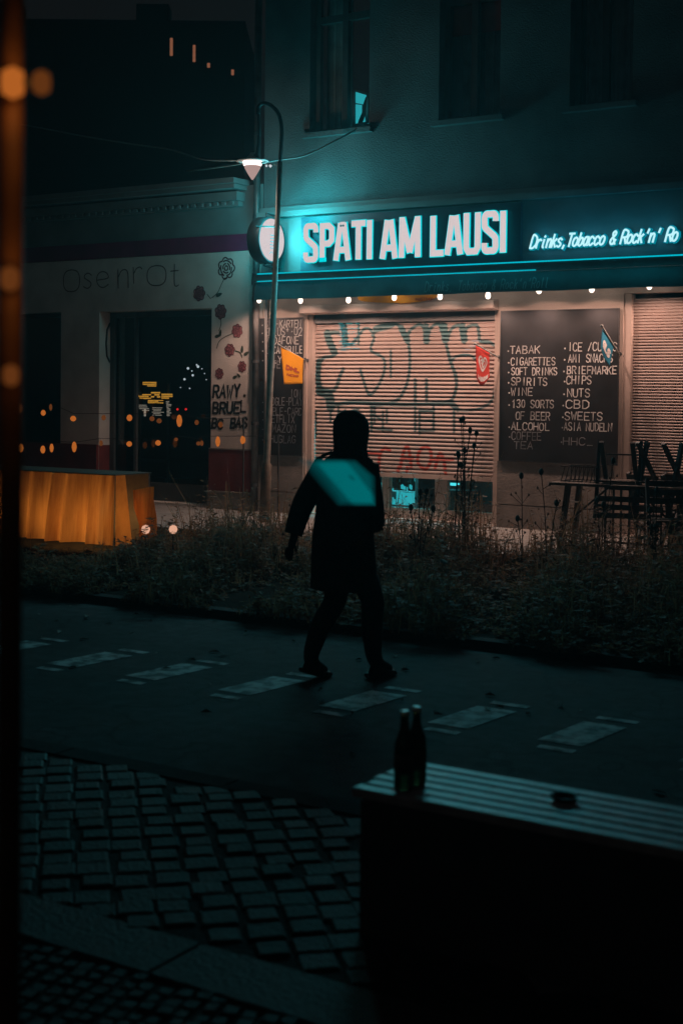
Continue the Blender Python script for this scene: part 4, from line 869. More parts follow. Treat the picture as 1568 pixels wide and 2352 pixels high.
MB().add([(L1, -wA, zt0-.002), (L1, -wA+.16, zt0-.002), (L1+.09, -wA+.18, zb0), (L1+.08, -wA-.09, zb0)], [(0, 3, 2, 1)]).build('side_reflection', m_trans, ct)
MB().box(L0, L1+.02, -wA-.03, -wA+.6, zt0, zt0+.01).build('counter_top', m_darkwood, ct)
MB().box(L0, L1, -wA+.57, -wA+.6, zb0, zt0-.003).build('back_panel', m_darkwood, ct)
for (u, v, e) in ((62, 1176, 2.2), (112, 1184, 2.4), (166, 1200, 7), (236, 1196, 7), (-30, 1170, 1.6)):
    p = W(u, v, wA-.2); MB().lathe([(.002, -.04), (.03, -.02), (.035, 0), (.02, .04), (.002, .06)], p, 10).build('lamp', emit('reflection_spot_light', (1, .5, .12), 3), ct)  # lamps added for bright spots of the amber reflection
    light('counter_glow', 'POINT', p+Vector((0, 0, .0)), e, (1, .5, .14), ct, shadow_soft_size=.06)
fp = [W(*c6(a, b), wA-.3) for a, b in ((765, 1090), (865, 1070), (862, 1140), (880, 1250), (885, 1370), (800, 1370), (800, 1290), (770, 1190))]
fm = MB(); n = len(fp); fm.add(fp+[p+Vector((.02, .04, 0)) for p in fp], [tuple(range(n))[::-1], tuple(range(n, 2*n))]+[(i, (i+1) % n, n+(i+1) % n, n+i) for i in range(n)])
fm.build('reflection_flap', m_trans, ct)
light('flap_glow', 'POINT', W(332, 1180, wA-.55), 5, (1, .5, .1), ct, shadow_soft_size=.05)
for k, (u, v, rr) in enumerate(((335, 1216, .05), (398, 1216, .048))):
    p = W(u, v, wA+.25); t = thing('ground_lamp', ('left' if k == 0 else 'right')+' one of two small round pink lamps on stakes beside the amber reflection', 'lamp', (p.x, p.y, .11), 'pink stake lamps on the verge')
    MB().lathe([(.002, -rr), (rr*.7, -rr*.75), (rr, 0), (rr*.75, rr*.7), (.002, rr)], p, 14).build('bulb', e_pink, t, True)
    MB().tube([(p.x, p.y, .08), p-Vector((0, 0, rr))], .008, 8).build('stake', m_dark, t)

# ------------------------------------------------------------------ street lamp
wP = 1.3; pb = W(607, 1195, wP); pb.z = PZ; pt_ = W(643, 372, wP)
lm = thing('street_lamp', 'old gooseneck street lamp with a lit glass cone before the drain pipe', 'street lamp', pb)
lc = W(580, 371, wP)
pole = [pb, pb.lerp(pt_, .25), pb.lerp(pt_, .6), pt_]
arch = [pt_, W(646, 330, wP), W(647, 295, wP), W(640, 262, wP), W(622, 242, wP), W(604, 237, wP), W(594, 246, wP), W(593, 262, wP)]
MB().tube([pb, pb+(pt_-pb)*.16, pb+(pt_-pb)*.165, pt_], [.075, .068, .046, .033], 16).build('pole', m_pole, lm, True)
MB().tube(catmull(arch, 4), .026, 12).build('arm', m_black, lm, True)
hg = W(588, 362, wP); MB().tube([arch[-1], W(595, 300, wP), W(594, 330, wP), W(592, 348, wP), hg], [.018, .016, .022, .03, .045], 10).build('hanger', m_dark, lm, True)
rs = .215; cz_ = lc.z
MB().lathe([(.03, .12), (.06, .07), (.1, .035), (rs, .012), (rs, .0), (.11, .004)], lc, 32).build('lamp_shade', mat('lamp_shade_enamel', (.75, .68, .64), .35, .05, 4), lm, True)
MB().lathe([(.108, -.002), (.115, -.05), (.105, -.09), (.06, -.17), (.02, -.23), (.008, -.245)], lc, 24).build('glass_cone', emit('lamp_glass_light', (1, .66, .6), .42), lm, True)
MB().lathe([(.002, -.112), (.055, -.1), (.1, -.055), (.109, -.003)], lc+Vector((0, 0, .0)), 20, 0, None, 1.2, 1.2).build('bulb', e_lamp, lm, True)
light('lamp_glow', 'POINT', lc+Vector((0, -.0, -.3)), 14, (1, .78, .62), lm, shadow_soft_size=.05)
for dx_, r_ in ((612, .017), (621, .024)):
    MB().lathe([(.002, -r_), (r_, 0), (.002, r_)], W(dx_, 381, wP), 10).build('small_lamp', e_white, lm)
MB().tube([W(609, 377, wP), W(640, 378, wP)], .008, 6).build('lamp_bracket', m_dark, lm)
# cables
def cable(label, pts, w0, w1):
    n = len(pts); P = [W(u, v, w0+(w1-w0)*i/(n-1)) for i, (u, v) in enumerate(pts)]
    return tag(MB().tube(catmull(P, 6), .013, 6).build('overhead_cable', m_cable, None, True), label, 'cable', 'cables over the street')
cable('overhead cable from the street lamp up to the first upper window', [(600, 374), (640, 367), (700, 357), (770, 323), (835, 288)], wP, .0)
cable('overhead cable from the cafe cornice to the street lamp', [(430, 393), (480, 387), (540, 378), (572, 372)], .2, wP)
cable('overhead cable sloping down from the left over the cafe roof', [(40, 284), (115, 298), (200, 314), (300, 330), (390, 343), (470, 366), (560, 368)], .8, wP)

# ------------------------------------------------------------------ far dark house with a few lit windows
fd = 40; fh = thing('distant_house', 'dark distant house behind the cafe with four small amber windows', 'house', D(300, 600, fd))
c = D(330, 400, fd); hb = MB(); xs0 = D(-300, 400, fd); xs1 = D(560, 400, fd); hv = (xs1-xs0); hv.z = 0; hn = hv.normalized(); nn_ = Vector((-hn.y, hn.x, 0))
ctr = (xs0+xs1)/2; ctr.z = 2.7
hb.obox(ctr+nn_*3, hn*(hv.length/2), nn_*3, Vector((0, 0, 10)))
hb.build('wall', m_black, fh)
for f_ in (.3, .72):
    MB().obox(ctr+hn*(hv.length*(f_-.5))+nn_*3+Vector((0, 0, 10.6)), hn*.5, nn_*.4, Vector((0, 0, .6))).build('chimney', m_black, fh)
for (u, v, a, b) in ((395, 110, 3.2, 20), (447, 125, 3.0, 19), (480, 152, 3.2, 5), (535, 168, 3, 6)):
    p = D(u, v, fd); s_ = fd/FP; q = p-nn_*((p-ctr).dot(nn_))-nn_*.02
    MB().obox(q, hn*a*s_, nn_*.02, Vector((0, 0, b*s_))).build('window', emit('amber_window_light', (1, .38, .2), .2), fh)

# ------------------------------------------------------------------ amber window reflection on the left, modelled as a nearby post
pp = D(26, 900, 2.3); po = thing('amber_bar_reflection', 'amber window reflection modelled as a slim post with lamps along the left edge', 'bar reflection', (pp.x, pp.y, .12))
MB().tube([(pp.x, pp.y, .1), (pp.x, pp.y, 3.6)], .02, 20).build('reflection_bar', mat('bar_reflection_brown', (.22, .11, .05), .6, .25, 14), po, True)
MB().lathe([(.06, 0), (.06, .012), (.03, .02)], (pp.x, pp.y, .12), 20).build('reflection_bar_foot', m_dark, po)
for (u, v, e, r_, mt) in ((30, 190, 1.0, .018, e_amber), (96, 190, .4, .014, e_amber2), (24, 640, .6, .014, e_amber2), (26, 862, .1, .012, e_amber2)):
    p = D(u, v, 2.25); MB().lathe([(.002, -r_*1.5), (r_, -r_), (r_*1.1, 0), (r_, r_), (.002, r_*1.5)], p, 14).build('lamp', mt, po, True)  # lamps stand in for amber reflected spots
    light('bar_reflection_glow', 'POINT', p-F*.06+R*.02, e*.14, (1, .4, .1), po, shadow_soft_size=.02)
a_ = D(30, 190, 2.25); b_ = D(96, 190, 2.25); MB().tube([a_, b_], .006, 6).build('lamp_arm', m_dark, po)  # arm added between the amber reflected spots

# ------------------------------------------------------------------ bench, bottles, dish
BZ = .59; b0 = G(860, 1735, BZ); bf = G(940, 1742, BZ).y; bn = G(940, 1834, BZ).y; bl = G(852, 1785, BZ).x
be = thing('bench', 'long street bench with pale ribbed slats on a dark solid block', 'bench', (bl+1.3, (bf+bn)/2, .12))
n = 6; sp = (bf-bn)/n
for i in range(n):
    y0 = bn+sp*i; s = MB(); y1 = y0+sp-.011
    x0_ = bl+.02*random.random(); x1_ = bl+2.9
    vs = [(x0_, y0, BZ-.03), (x1_, y0, BZ-.03), (x1_, y1, BZ-.03), (x0_, y1, BZ-.03), (x0_, y0, BZ-.005), (x1_, y0, BZ-.005), (x1_, y1, BZ-.005), (x0_, y1, BZ-.005), (x0_+.004, y0+.006, BZ), (x1_, y0+.006, BZ), (x1_, y1-.006, BZ), (x0_+.004, y1-.006, BZ)]
    s.add(vs, [(0, 3, 2, 1), (0, 1, 5, 4), (1, 2, 6, 5), (2, 3, 7, 6), (3, 0, 4, 7), (4, 5, 9, 8), (5, 6, 10, 9), (6, 7, 11, 10), (7, 4, 8, 11), (8, 9, 10, 11)]); s.build('seat_slat', m_bench, be)
bb = MB(); bb.box(bl+.05, bl+2.8, bn-.01, bf-.015, .1, BZ-.034); bb.build('bench_block', m_conc, be)
def bottle(x_, y_, label):
    t = thing('beer_bottle', label, 'bottle', (x_, y_, BZ), 'beer bottles on the bench')
    MB().lathe([(.026, 0), (.032, .004), (.0335, .012), (.0335, .135), (.031, .155), (.022, .18), (.0155, .2), (.0135, .225), (.0135, .242), (.0155, .244), (.0155, .252), (.012, .254)], (x_, y_, BZ), 24).build('glass_body', m_bottle, t, True)
    MB().lathe([(.0342, .06), (.0342, .12)], (x_, y_, BZ), 24).build('paper_label', m_label, t, True)
    MB().lathe([(.0162, .245), (.0168, .2495), (.0142, .2575), (.004, .2585)], (x_, y_, BZ), 18).build('mouth_ring', m_cap, t, True)
q = G(927, 1812, BZ); bottle(q.x, q.y, 'dark green beer bottle standing on the bench, the left one of the pair')
q = G(955, 1800, BZ); bottle(q.x, q.y, 'dark green beer bottle standing on the bench, the right one of the pair')
q = G(1294, 1838, BZ); t = thing('ash_dish', 'small round dark dish lying on the bench slats', 'dish', (q.x, q.y, BZ))
MB().lathe([(.03, 0), (.045, .012), (.045, .016), (.038, .014), (.03, .006), (.002, .005)], (q.x, q.y, BZ), 24).build('dish_body', m_black, t, True)

# ------------------------------------------------------------------ person walking
A_ = G(742, 1565); B_ = G(862, 1552); ctr = (A_+B_)/2-R*.05
hd = (R*.8+F*.6).normalized(); lf = Vector((-hd.y, hd.x, 0))
def L(f, l, z): return ctr+hd*f+lf*l+Vector((0, 0, z))
pe = thing('person', 'person in dark hooded coat walking across the road, seen from behind', 'person', (ctr.x, ctr.y, 0))
V = []; E = []; RD = []
def jn(p, r, parent=None):
    V.append(tuple(L(*p)-pe.location)); RD.append(r if isinstance(r, tuple) else (r, r))
    if parent is not None: E.append((parent, len(V)-1))
    return len(V)-1
pv = jn((0, 0, .93), (.15, .12)); sp1 = jn((.01, 0, 1.1), (.15, .11), pv); ch = jn((.03, 0, 1.3), (.17, .12), sp1); nk0 = jn((.03, 0, 1.46), .07, ch); nk = jn((.05, 0, 1.53), .055, nk0)
h0 = jn((.07, 0, 1.6), (.075, .085), nk); h1 = jn((.075, 0, 1.67), (.078, .095), h0); h2_ = jn((.06, 0, 1.73), (.05, .06), h1)
ns_ = jn((.175, 0, 1.625), .012, h0)
for s, knee, ank, heel, toe in ((1, (.02, .1, .5), (-.2, .1, .12), (-.235, .1, .06), (-.05, .1, .03)), (-1, (.18, -.1, .5), (.19, -.1, .1), (.14, -.1, .05), (.34, -.1, .035))):
    hp = jn((0, s*.09, .88), .095, pv); mid = jn(((0+knee[0])/2, s*.095, .7), .098, hp); kn = jn(knee, .082, mid); cf = jn(((knee[0]+ank[0])/2-.02, s*.1, (knee[2]+ank[2])/2+.04), .075, kn); an = jn(ank, .055, cf); to = jn(toe, .035, an)
def arm(sh, el, wr, curl):
    a = jn(sh, .062, ch); b = jn(((sh[0]+el[0])/2, (sh[1]+el[1])/2, (sh[2]+el[2])/2), .05, a); c_ = jn(el, .042, b); d_ = jn(wr, .028, c_)
    v = Vector(wr)-Vector(el); v.normalize(); side = Vector((1, 0, 0)); side = (side-v*side.dot(v)).normalized(); inn = v.cross(side)
    pm_ = Vector(wr)+v*.05; pi = jn(tuple(pm_), (.026, .02), d_); kn_ = Vector(wr)+v*.085; 
    for k in range(4):
        o = side*(.027-.018*k); ln = (.036, .042, .039, .03)[k]
        p0 = kn_+o; f0 = jn(tuple(p0), .0095, pi); f1 = jn(tuple(p0+v*ln+inn*curl*.008), .0085, f0); f2 = jn(tuple(p0+v*ln*1.6+inn*curl*.024), .0075, f1)
    t0 = jn(tuple(Vector(wr)+v*.045+side*.036), .011, pi); jn(tuple(Vector(wr)+v*.08+side*.05+inn*curl*.012), .009, t0)
arm((.0, .19, 1.4), (-.12, .27, 1.15), (-.2, .29, .91), 1); arm((.04, -.19, 1.4), (.06, -.24, 1.14), (.2, -.1, 1.02), -1)
me = bpy.data.meshes.new('person_body'); me.from_pydata(V, E, []); me.materials.append(m_jean)
bo = bpy.data.objects.new('body', me); COL.objects.link(bo); bo.parent = pe
bo.modifiers.new('skin', 'SKIN')
for i, r_ in enumerate(RD):
    me.skin_vertices[0].data[i].radius = r_; me.skin_vertices[0].data[i].use_root = (i == pv)
sm = bo.modifiers.new('sub', 'SUBSURF'); sm.levels = 2; sm.render_levels = 2
def loft(rings, n=28, mi=0, mb=None, cap=True):
    mb = mb or MB(); o = len(mb.v)
    for (f, l, z, rf, rlw, tw) in rings:
        for k in range(n):
            t_ = 2*math.pi*k/n; w_ = 1+.025*math.sin(5*t_+z*9)+.02*math.sin(9*t_+z*4)
            mb.v.append(tuple(L(f+rf*math.cos(t_)*w_, l+rlw*math.sin(t_)*w_, z)))
    for i in range(len(rings)-1):
        for k in range(n): mb.f.append((o+i*n+k, o+i*n+(k+1) % n, o+(i+1)*n+(k+1) % n, o+(i+1)*n+k)); mb.mi.append(mi)
    if cap: mb.f.append(tuple(o+(len(rings)-1)*n+k for k in range(n))); mb.mi.append(mi)
    return mb
loft([(.0, 0, .6, .205, .24, 0), (.0, 0, .7, .2, .237, 0), (.0, 0, .8, .195, .232, 0), (.0, 0, .95, .185, .225, 0), (.005, 0, 1.08, .175, .215, 0), (.02, 0, 1.2, .175, .225, 0), (.03, 0, 1.32, .175, .24, 0), (.03, 0, 1.4, .155, .235, 0), (.035, 0, 1.45, .125, .19, 0), (.04, 0, 1.49, .1, .12, 0), (.05, 0, 1.53, .085, .085, 0)]).build('coat', m_cloth, pe, True)
def sleeve(a, b, c_, r0, r1, r2): MB().tube(catmull([L(*a), L(*b), L(*c_)], 5), [r0+(r2-r0)*i/10 for i in range(11)], 14).build('sleeve', m_cloth, pe, True)
sleeve((.0, .18, 1.41), (-.125, .275, 1.15), (-.2, .292, .94), .095, .07, .062); sleeve((.04, -.19, 1.41), (.06, -.245, 1.14), (.19, -.11, 1.03), .082, .07, .052)
loft([(.05, 0, 1.47, .11, .13, 0), (.05, 0, 1.52, .11, .115, 0), (.055, 0, 1.58, .12, .112, 0), (.055, 0, 1.64, .125, .115, 0), (.05, 0, 1.7, .12, .108, 0), (.045, 0, 1.745, .09, .082, 0), (.04, 0, 1.77, .045, .04, 0)]).build('hood', m_cloth, pe, True)
for k, (an, to, s) in enumerate((((-.2, .1, .11), (-.02, .1, .0), 1), ((.19, -.1, .1), (.37, -.1, .0), -1))):
    f0, f1 = an[0]-.06, to[0]; shp = MB(); n = 16; rings = [(f0, .03, .035), (f0+.05, .045, .1), (f0+.12, .047, .09), (f1-.1, .05, .06), (f1-.03, .042, .045), (f1, .02, .03)]
    o = 0
    for (f_, hw, hh) in rings:
        for j in range(n):
            t_ = 2*math.pi*j/n; tilt = .05*max(0, (f0+.15-f_)/.15) if s == 1 else 0
            shp.v.append(tuple(L(f_, an[1]+hw*math.cos(t_), max(.004, hh/2*(1+math.sin(t_)))+tilt)))
    for i in range(len(rings)-1):
        for j in range(n): shp.f.append((i*n+j, i*n+(j+1) % n, (i+1)*n+(j+1) % n, (i+1)*n+j)); shp.mi.append(0)
    shp.f.append(tuple(range(n))); shp.mi.append(0); shp.f.append(tuple(range((len(rings)-1)*n, len(rings)*n))[::-1]); shp.mi.append(0)
    shp.build('shoe', m_shoe, pe, True)
# teal window reflection, modelled as a glowing sheet on the walker's back
m_reflection = bpy.data.materials.new('teal_reflection_glow'); m_reflection.use_nodes = True; nt = m_reflection.node_tree; nt.nodes.clear()
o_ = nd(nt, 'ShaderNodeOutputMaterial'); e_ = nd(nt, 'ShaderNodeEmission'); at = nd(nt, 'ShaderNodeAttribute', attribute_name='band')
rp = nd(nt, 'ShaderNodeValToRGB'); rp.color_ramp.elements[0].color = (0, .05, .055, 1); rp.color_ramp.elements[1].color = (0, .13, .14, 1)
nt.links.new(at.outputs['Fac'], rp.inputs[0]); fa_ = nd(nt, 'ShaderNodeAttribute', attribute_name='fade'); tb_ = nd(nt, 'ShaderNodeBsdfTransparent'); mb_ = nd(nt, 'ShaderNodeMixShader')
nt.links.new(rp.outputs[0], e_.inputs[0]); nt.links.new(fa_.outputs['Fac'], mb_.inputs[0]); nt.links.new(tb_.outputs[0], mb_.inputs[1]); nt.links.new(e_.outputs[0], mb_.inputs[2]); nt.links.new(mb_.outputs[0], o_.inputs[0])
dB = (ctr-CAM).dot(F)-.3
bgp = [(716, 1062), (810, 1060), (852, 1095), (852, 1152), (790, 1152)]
bt = thing('teal_reflection', 'slanted teal window reflection modelled as a glowing sheet behind the walking person', 'reflection', D(780, 1110, dB))
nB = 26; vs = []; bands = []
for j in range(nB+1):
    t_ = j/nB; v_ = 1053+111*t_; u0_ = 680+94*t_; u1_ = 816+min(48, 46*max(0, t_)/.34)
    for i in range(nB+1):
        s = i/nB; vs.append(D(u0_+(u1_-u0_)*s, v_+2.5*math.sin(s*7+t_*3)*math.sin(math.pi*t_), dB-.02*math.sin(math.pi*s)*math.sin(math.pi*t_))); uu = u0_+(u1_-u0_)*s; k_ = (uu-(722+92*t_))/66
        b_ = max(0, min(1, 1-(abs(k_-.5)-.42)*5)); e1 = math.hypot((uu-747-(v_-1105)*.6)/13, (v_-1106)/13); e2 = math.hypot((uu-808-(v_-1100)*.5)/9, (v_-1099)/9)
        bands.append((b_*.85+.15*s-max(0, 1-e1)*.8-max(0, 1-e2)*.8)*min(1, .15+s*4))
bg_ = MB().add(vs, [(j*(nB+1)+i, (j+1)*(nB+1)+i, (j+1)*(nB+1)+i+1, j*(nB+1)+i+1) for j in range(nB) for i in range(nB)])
ob = bg_.build('reflection_sheet', m_reflection, bt); a_ = ob.data.attributes.new('band', 'FLOAT', 'POINT'); a_.data.foreach_set('value', [max(0, b) for b in bands])
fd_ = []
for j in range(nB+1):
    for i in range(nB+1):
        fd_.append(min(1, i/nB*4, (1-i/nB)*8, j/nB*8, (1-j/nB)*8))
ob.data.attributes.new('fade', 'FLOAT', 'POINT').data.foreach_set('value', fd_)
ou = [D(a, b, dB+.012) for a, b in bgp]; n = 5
MB().add(ou+[D(a, b, dB+.07) for a, b in bgp], [tuple(range(n)), tuple(range(n, 2*n))[::-1]]+[(i, n+i, n+(i+1) % n, (i+1) % n) for i in range(n)]).build('reflection_backing', m_cloth, bt)
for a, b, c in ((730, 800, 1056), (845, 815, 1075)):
    MB().tube(catmull([D(a, c, dB+.03), D(a*.6+b*.4, 1040, dB+.1), D(b, 1044, dB+.22)], 5), .012, 6).build('reflection_strap', m_cloth, bt)

# ------------------------------------------------------------------ stacked tables and chairs
def table(x_, y_, ln, dp_, label):
    t = thing('folding_table', label, 'table', (x_, y_, PZ), 'tables stored by the shutter'); h = PZ+.76
    MB().box(x_-ln/2, x_+ln/2, y_-dp_/2, y_+dp_/2, h-.03, h).build('table_top', m_darkwood, t)
    for sx_ in (-1, 1):
        for sy_ in (-1, 1):
            MB().bar((x_+sx_*(ln/2-.12), y_+sy_*(dp_/2-.05), PZ), (x_+sx_*(ln/2-.2), y_+sy_*(dp_/2-.08), h-.032), .07, .05).build('leg', m_darkwood, t)
        MB().bar((x_+sx_*(ln/2-.15), y_-dp_/2+.06, PZ+.3), (x_+sx_*(ln/2-.15), y_+dp_/2-.06, PZ+.3), .025).build('crossbar', m_dark, t)
        MB().bar((x_+sx_*(ln/2-.16), y_, PZ+.32), (x_+sx_*(ln/2-.62), y_, h-.04), .02).build('brace', m_dark, t)
    return t
def chair_proto(label, cat='chair'):
    t = thing('folding_chair', label, 'chair', (0, 0, 0), 'folding chairs stored by the shutter'); w_ = .2
    for i in range(5): pass
    s = MB()
    for i in range(5): s.box(-w_, w_, -.18+.075*i, -.18+.075*i+.06, .43, .45)
    s.build('seat', m_darkwood, t)
    b = MB()
    for i in range(3): b.box(-w_, w_, .2+.02*i, .215+.02*i, .6+.09*i, .66+.09*i)
    b.build('backrest', m_darkwood, t)
    for sx_ in (-1, 1):
        MB().bar((sx_*(w_+.03), -.06, 0), (sx_*(w_+.03), .2, .86), .055, .035).build('leg', m_dark, t)
        MB().bar((sx_*(w_-.03), .2, 0), (sx_*(w_-.03), -.14, .425), .05, .03).build('leg', m_dark, t)
    MB().bar((-w_, -.12, .15), (w_, -.12, .15), .018).build('stretcher', m_dark, t)
    return t
def copy_tree(o, parent=None):
    c = o.copy(); COL.objects.link(c)
    if parent is not None: c.parent = parent
    for q in [q for q in bpy.data.objects if q.parent == o]: copy_tree(q, c)
    return c
tx = X(1432, 1115, 1.7); table(tx, -1.75, 1.55, .5, 'dark wooden table by the fine slatted shutter, chairs stacked on its top')
table(tx+1.0, -1.05, 1.3, .6, 'dark wooden table at the right edge behind the longer table')
ch = chair_proto('upside down folding chair on the table, nearest its left end')
spots = [((tx-.05, -1.72, PZ+.78), 0.2, True, None), ((tx+.42, -1.7, PZ+.78), -.3, True, 'upside down folding chair on the middle of the table'), ((tx+.95, -1.05, PZ+.78), .1, True, 'upside down folding chair on the rear table'),
 ((tx+.15, -1.1, PZ), 2.9, False, 'folding chair standing on the pavement close behind the longer table'), ((tx+.75, -2.3, PZ), .5, False, 'folding chair standing at the right edge in front of the tables'), ((tx+.45, -.75, PZ), 3.1, False, 'folding chair standing close against the fine slatted shutter')]
for k, (loc, rz, up, lab) in enumerate(spots):
    c_ = ch if k == 0 else copy_tree(ch)
    if lab: c_['label'] = lab
    if up: c_.rotation_euler = (math.pi, 0, rz); c_.location = (loc[0], loc[1], loc[2]+.452)
    else: c_.rotation_euler = (0, 0, rz); c_.location = loc

rk = thing('bar_rack', 'low dark metal rack of thin upright bars under and behind the wooden tables', 'rack', (tx+.2, -1.38, PZ))
rr_ = MB().bar((tx-.35, -1.38, PZ+.68), (tx+1.5, -1.38, PZ+.68), .03).bar((tx-.35, -1.38, PZ+.06), (tx+1.5, -1.38, PZ+.06), .025); rr_.build('rail', m_dark, rk)
for k in range(20):
    x_ = tx-.34+.095*k; MB().bar((x_, -1.38, PZ), (x_+random.uniform(-.01, .01), -1.38, PZ+.664), .02).build('upright_bar', m_dark, rk)
wb = thing('wire_basket', 'small low wire basket standing on the left end of the longer table', 'basket', (tx-.5, -1.72, PZ+.76))
x0_, x1_, y0_, y1_, z0_, z1_ = tx-.68, tx-.28, -1.88, -1.58, PZ+.765, PZ+.94
for za in (z0_+.01, z1_):
    m_ = MB()
    for a, b in (((x0_, y0_), (x1_, y0_)), ((x1_, y0_), (x1_, y1_)), ((x1_, y1_), (x0_, y1_)), ((x0_, y1_), (x0_, y0_))): m_.bar((*a, za), (*b, za), .012)
    m_.build('rim', m_dark, wb)
m_ = MB()
for k in range(9):
    f_ = k/8; xa_ = x0_+(x1_-x0_)*f_
    m_.bar((xa_, y0_, z0_), (x0_+(x1_-x0_)*min(1, f_+.12), y0_, z1_), .007).bar((xa_, y1_, z0_), (xa_, y1_, z1_), .007)
m_.build('wire_mesh', m_dark, wb)

# ------------------------------------------------------------------ weeds on the verge
def blades(n, x0, x1, y0, y1, hmin, hmax, zb, seed, wfun=None):
    r = np.random.default_rng(seed); V = []; Fc = []
    for i in range(n):
        if i % 40 == 0: qx, qy, qh = r.uniform(x0, x1), r.uniform(y0, y1), r.uniform(.55, 1.25)
        if i % 3: x_, y_, ch_ = qx+r.normal(0, .22), min(y1, max(y0, qy+r.normal(0, .22))), qh
        else: x_, y_, ch_ = r.uniform(x0, x1), r.uniform(y0, y1), .8
        if x_ < x0: continue
        h = r.uniform(hmin, hmax)*r.uniform(.4, 1.0)*ch_
        if wfun: h *= wfun(x_, y_)
        if y_ > -4.1: h *= 1.45
        if h < .03: continue
        a = r.uniform(0, 6.28); le = r.uniform(.05, .5)*h; w_ = r.uniform(.004, .012); ca, sa = math.cos(a), math.sin(a); px_, py_ = -sa*w_, ca*w_; o = len(V)
        for t in (0, .5, 1):
            k = le*t*t; wv = (1-t*.85)
            V.append((x_+ca*k-px_*wv, y_+sa*k-py_*wv, zb+h*t*(1-.15*t))); V.append((x_+ca*k+px_*wv, y_+sa*k+py_*wv, zb+h*t*(1-.15*t)))
        Fc += [(o, o+1, o+3, o+2), (o+2, o+3, o+5, o+4)]
        big = r.random() < .22
        for _ in range(r.integers(5, 10) if big else r.integers(1, 5)):          # small side leaves
            t = r.uniform(.25, 1); b = r.uniform(0, 6.28); l = r.uniform(.05, .12) if big else r.uniform(.02, .06); cx, cy, cz = x_+ca*le*t*t, y_+sa*le*t*t, zb+h*t*(1-.15*t); o = len(V); dz_ = r.uniform(-.02, .03)
            dx, dy = math.cos(b)*l, math.sin(b)*l
            V += [(cx, cy, cz), (cx+dx*.5-dy*.25, cy+dy*.5+dx*.25, cz+dz_+.005), (cx+dx, cy+dy, cz+dz_), (cx+dx*.5+dy*.25, cy+dy*.5-dx*.25, cz+dz_-.003)]; Fc.append((o, o+1, o+2, o+3))
    return MB().add(V, Fc)
def patch(x, y): return (.34 if y < -6.2 else .45 if y < -5.2 else .7)+.34*math.sin(x*2.1+1)*math.sin(x*.7+y*1.3)+.25*math.sin(x*5.3+y*2)
cxr = L1+.2
tag(blades(15000, cxr, 9.5, -7.25, -2.75, .36, .9, .05, 3, patch).build('weeds', m_weed), 'low brown green weeds covering the verge before the shops', 'weeds', kind='stuff')
tag(blades(1300, -11, cxr, -6.5, -4.9, .1, .28, .05, 4, patch).build('short_grass', m_weed), 'short rough grass at the foot of the amber reflection', 'grass', kind='stuff')
lv = MB()
for i in range(150):
    x_ = random.uniform(-3, 11); y_ = random.triangular(YN, YK, YK-.3); s = random.uniform(.02, .05); a = random.random()*6.3; ca, sa = math.cos(a)*s, math.sin(a)*s
    lv.add([(x_+ca, y_+sa, .006), (x_-sa*.5, y_+ca*.5, .012+random.random()*.012), (x_-ca, y_-sa, .006), (x_+sa*.5, y_-ca*.5, .014)], [(0, 1, 2, 3)])
tag(lv.build('fallen_leaves', mat('dry_leaf', (.07, .06, .04), .8, .4, 5)), 'scattered dry leaves on the asphalt', 'leaves', kind='stuff')
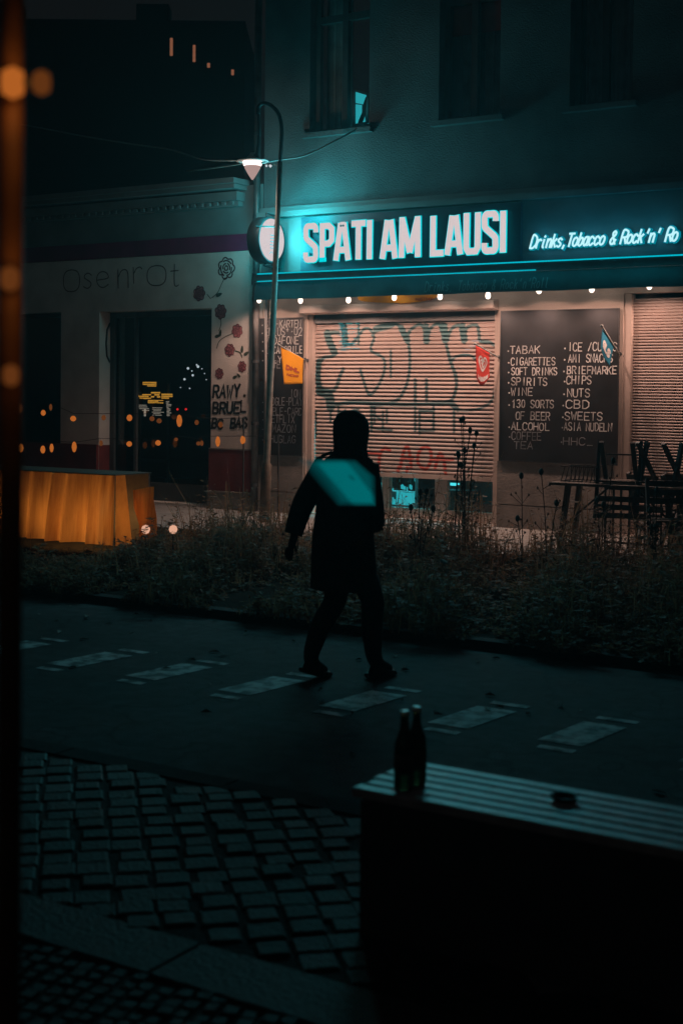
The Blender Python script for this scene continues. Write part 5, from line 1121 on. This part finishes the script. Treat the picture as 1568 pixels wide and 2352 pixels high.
def tall_plant(u, vtop, y_, label, heads, seed):
    r = random.Random(seed); p = W(u, vtop, -y_); z0 = .05; t = thing('tall_weed', label, 'plant', (p.x, y_, z0), 'tall dry weeds on the verge'); st = MB(); hd_ = MB()
    for k in range(heads):
        dx, dy = r.uniform(-.12, .12), r.uniform(-.1, .1); top = p.z-r.uniform(0, .5)*(k > 0); pts = [(p.x+dx*.2, y_+dy*.2, z0), (p.x+dx*.4, y_+dy*.4, z0+(top-z0)*.5), (p.x+dx+.03*r.random(), y_+dy, top)]
        st.tube(catmull(pts, 4), .005, 5); q = Vector(pts[-1]); hd_.lathe([(.002, -.03), (.02, -.015), (.026, .01), (.016, .035), (.002, .045)], q, 7)
        for j in range(5):
            f_ = r.uniform(.3, .95); b = Vector(pts[0]).lerp(Vector(pts[2]), f_); e = b+Vector((r.uniform(-.1, .1), r.uniform(-.08, .08), r.uniform(.03, .12))); st.tube([b, e], .003, 4); hd_.lathe([(.001, -.015), (.012, 0), (.001, .02)], e, 6)
    st.build('stem', m_stem, t); hd_.build('seed_head', m_stem, t)
tall_plant(1072, 964, -3.3, 'tallest dry weed with round seed heads before the graffiti shutter', 6, 1)
tall_plant(1048, 990, -3.6, 'dry weed with round seed heads left of the tallest one', 3, 2)
tall_plant(1205, 1095, -3.4, 'thin dry weed before the plinth under the large chalkboard, left one', 2, 3)
tall_plant(1262, 1085, -3.6, 'thin dry weed before the plinth under the large chalkboard, right one', 2, 4)
tall_plant(962, 1130, -4.4, 'dry weed before the cyan lit window', 4, 5)
tall_plant(1385, 1060, -3.2, 'dry weed before the left end of the stored tables', 3, 6)
tall_plant(690, 1165, -4.6, 'dry weed left of the walking person', 3, 7)
tall_plant(1510, 1130, -3.8, 'dry weed before the right end of the stored tables', 4, 8)

# ------------------------------------------------------------------ thin haze added to spread glow around the lamps
hz = MB().box(-45, 32, -20, 75, -1, 21).build('haze', None)
hz.data.materials.clear()
mh = bpy.data.materials.new('glow_haze'); mh.use_nodes = True; nt = mh.node_tree; nt.nodes.clear()
o_ = nd(nt, 'ShaderNodeOutputMaterial'); pv_ = nd(nt, 'ShaderNodeVolumePrincipled'); pv_.inputs['Color'].default_value = (.8, .85, .9, 1); pv_.inputs['Density'].default_value = .0019; pv_.inputs['Anisotropy'].default_value = .6
nt.links.new(pv_.outputs[0], o_.inputs['Volume']); hz.data.materials.append(mh); tag(hz, 'thin added haze spreading lamp glow over the street', 'haze', kind='stuff')
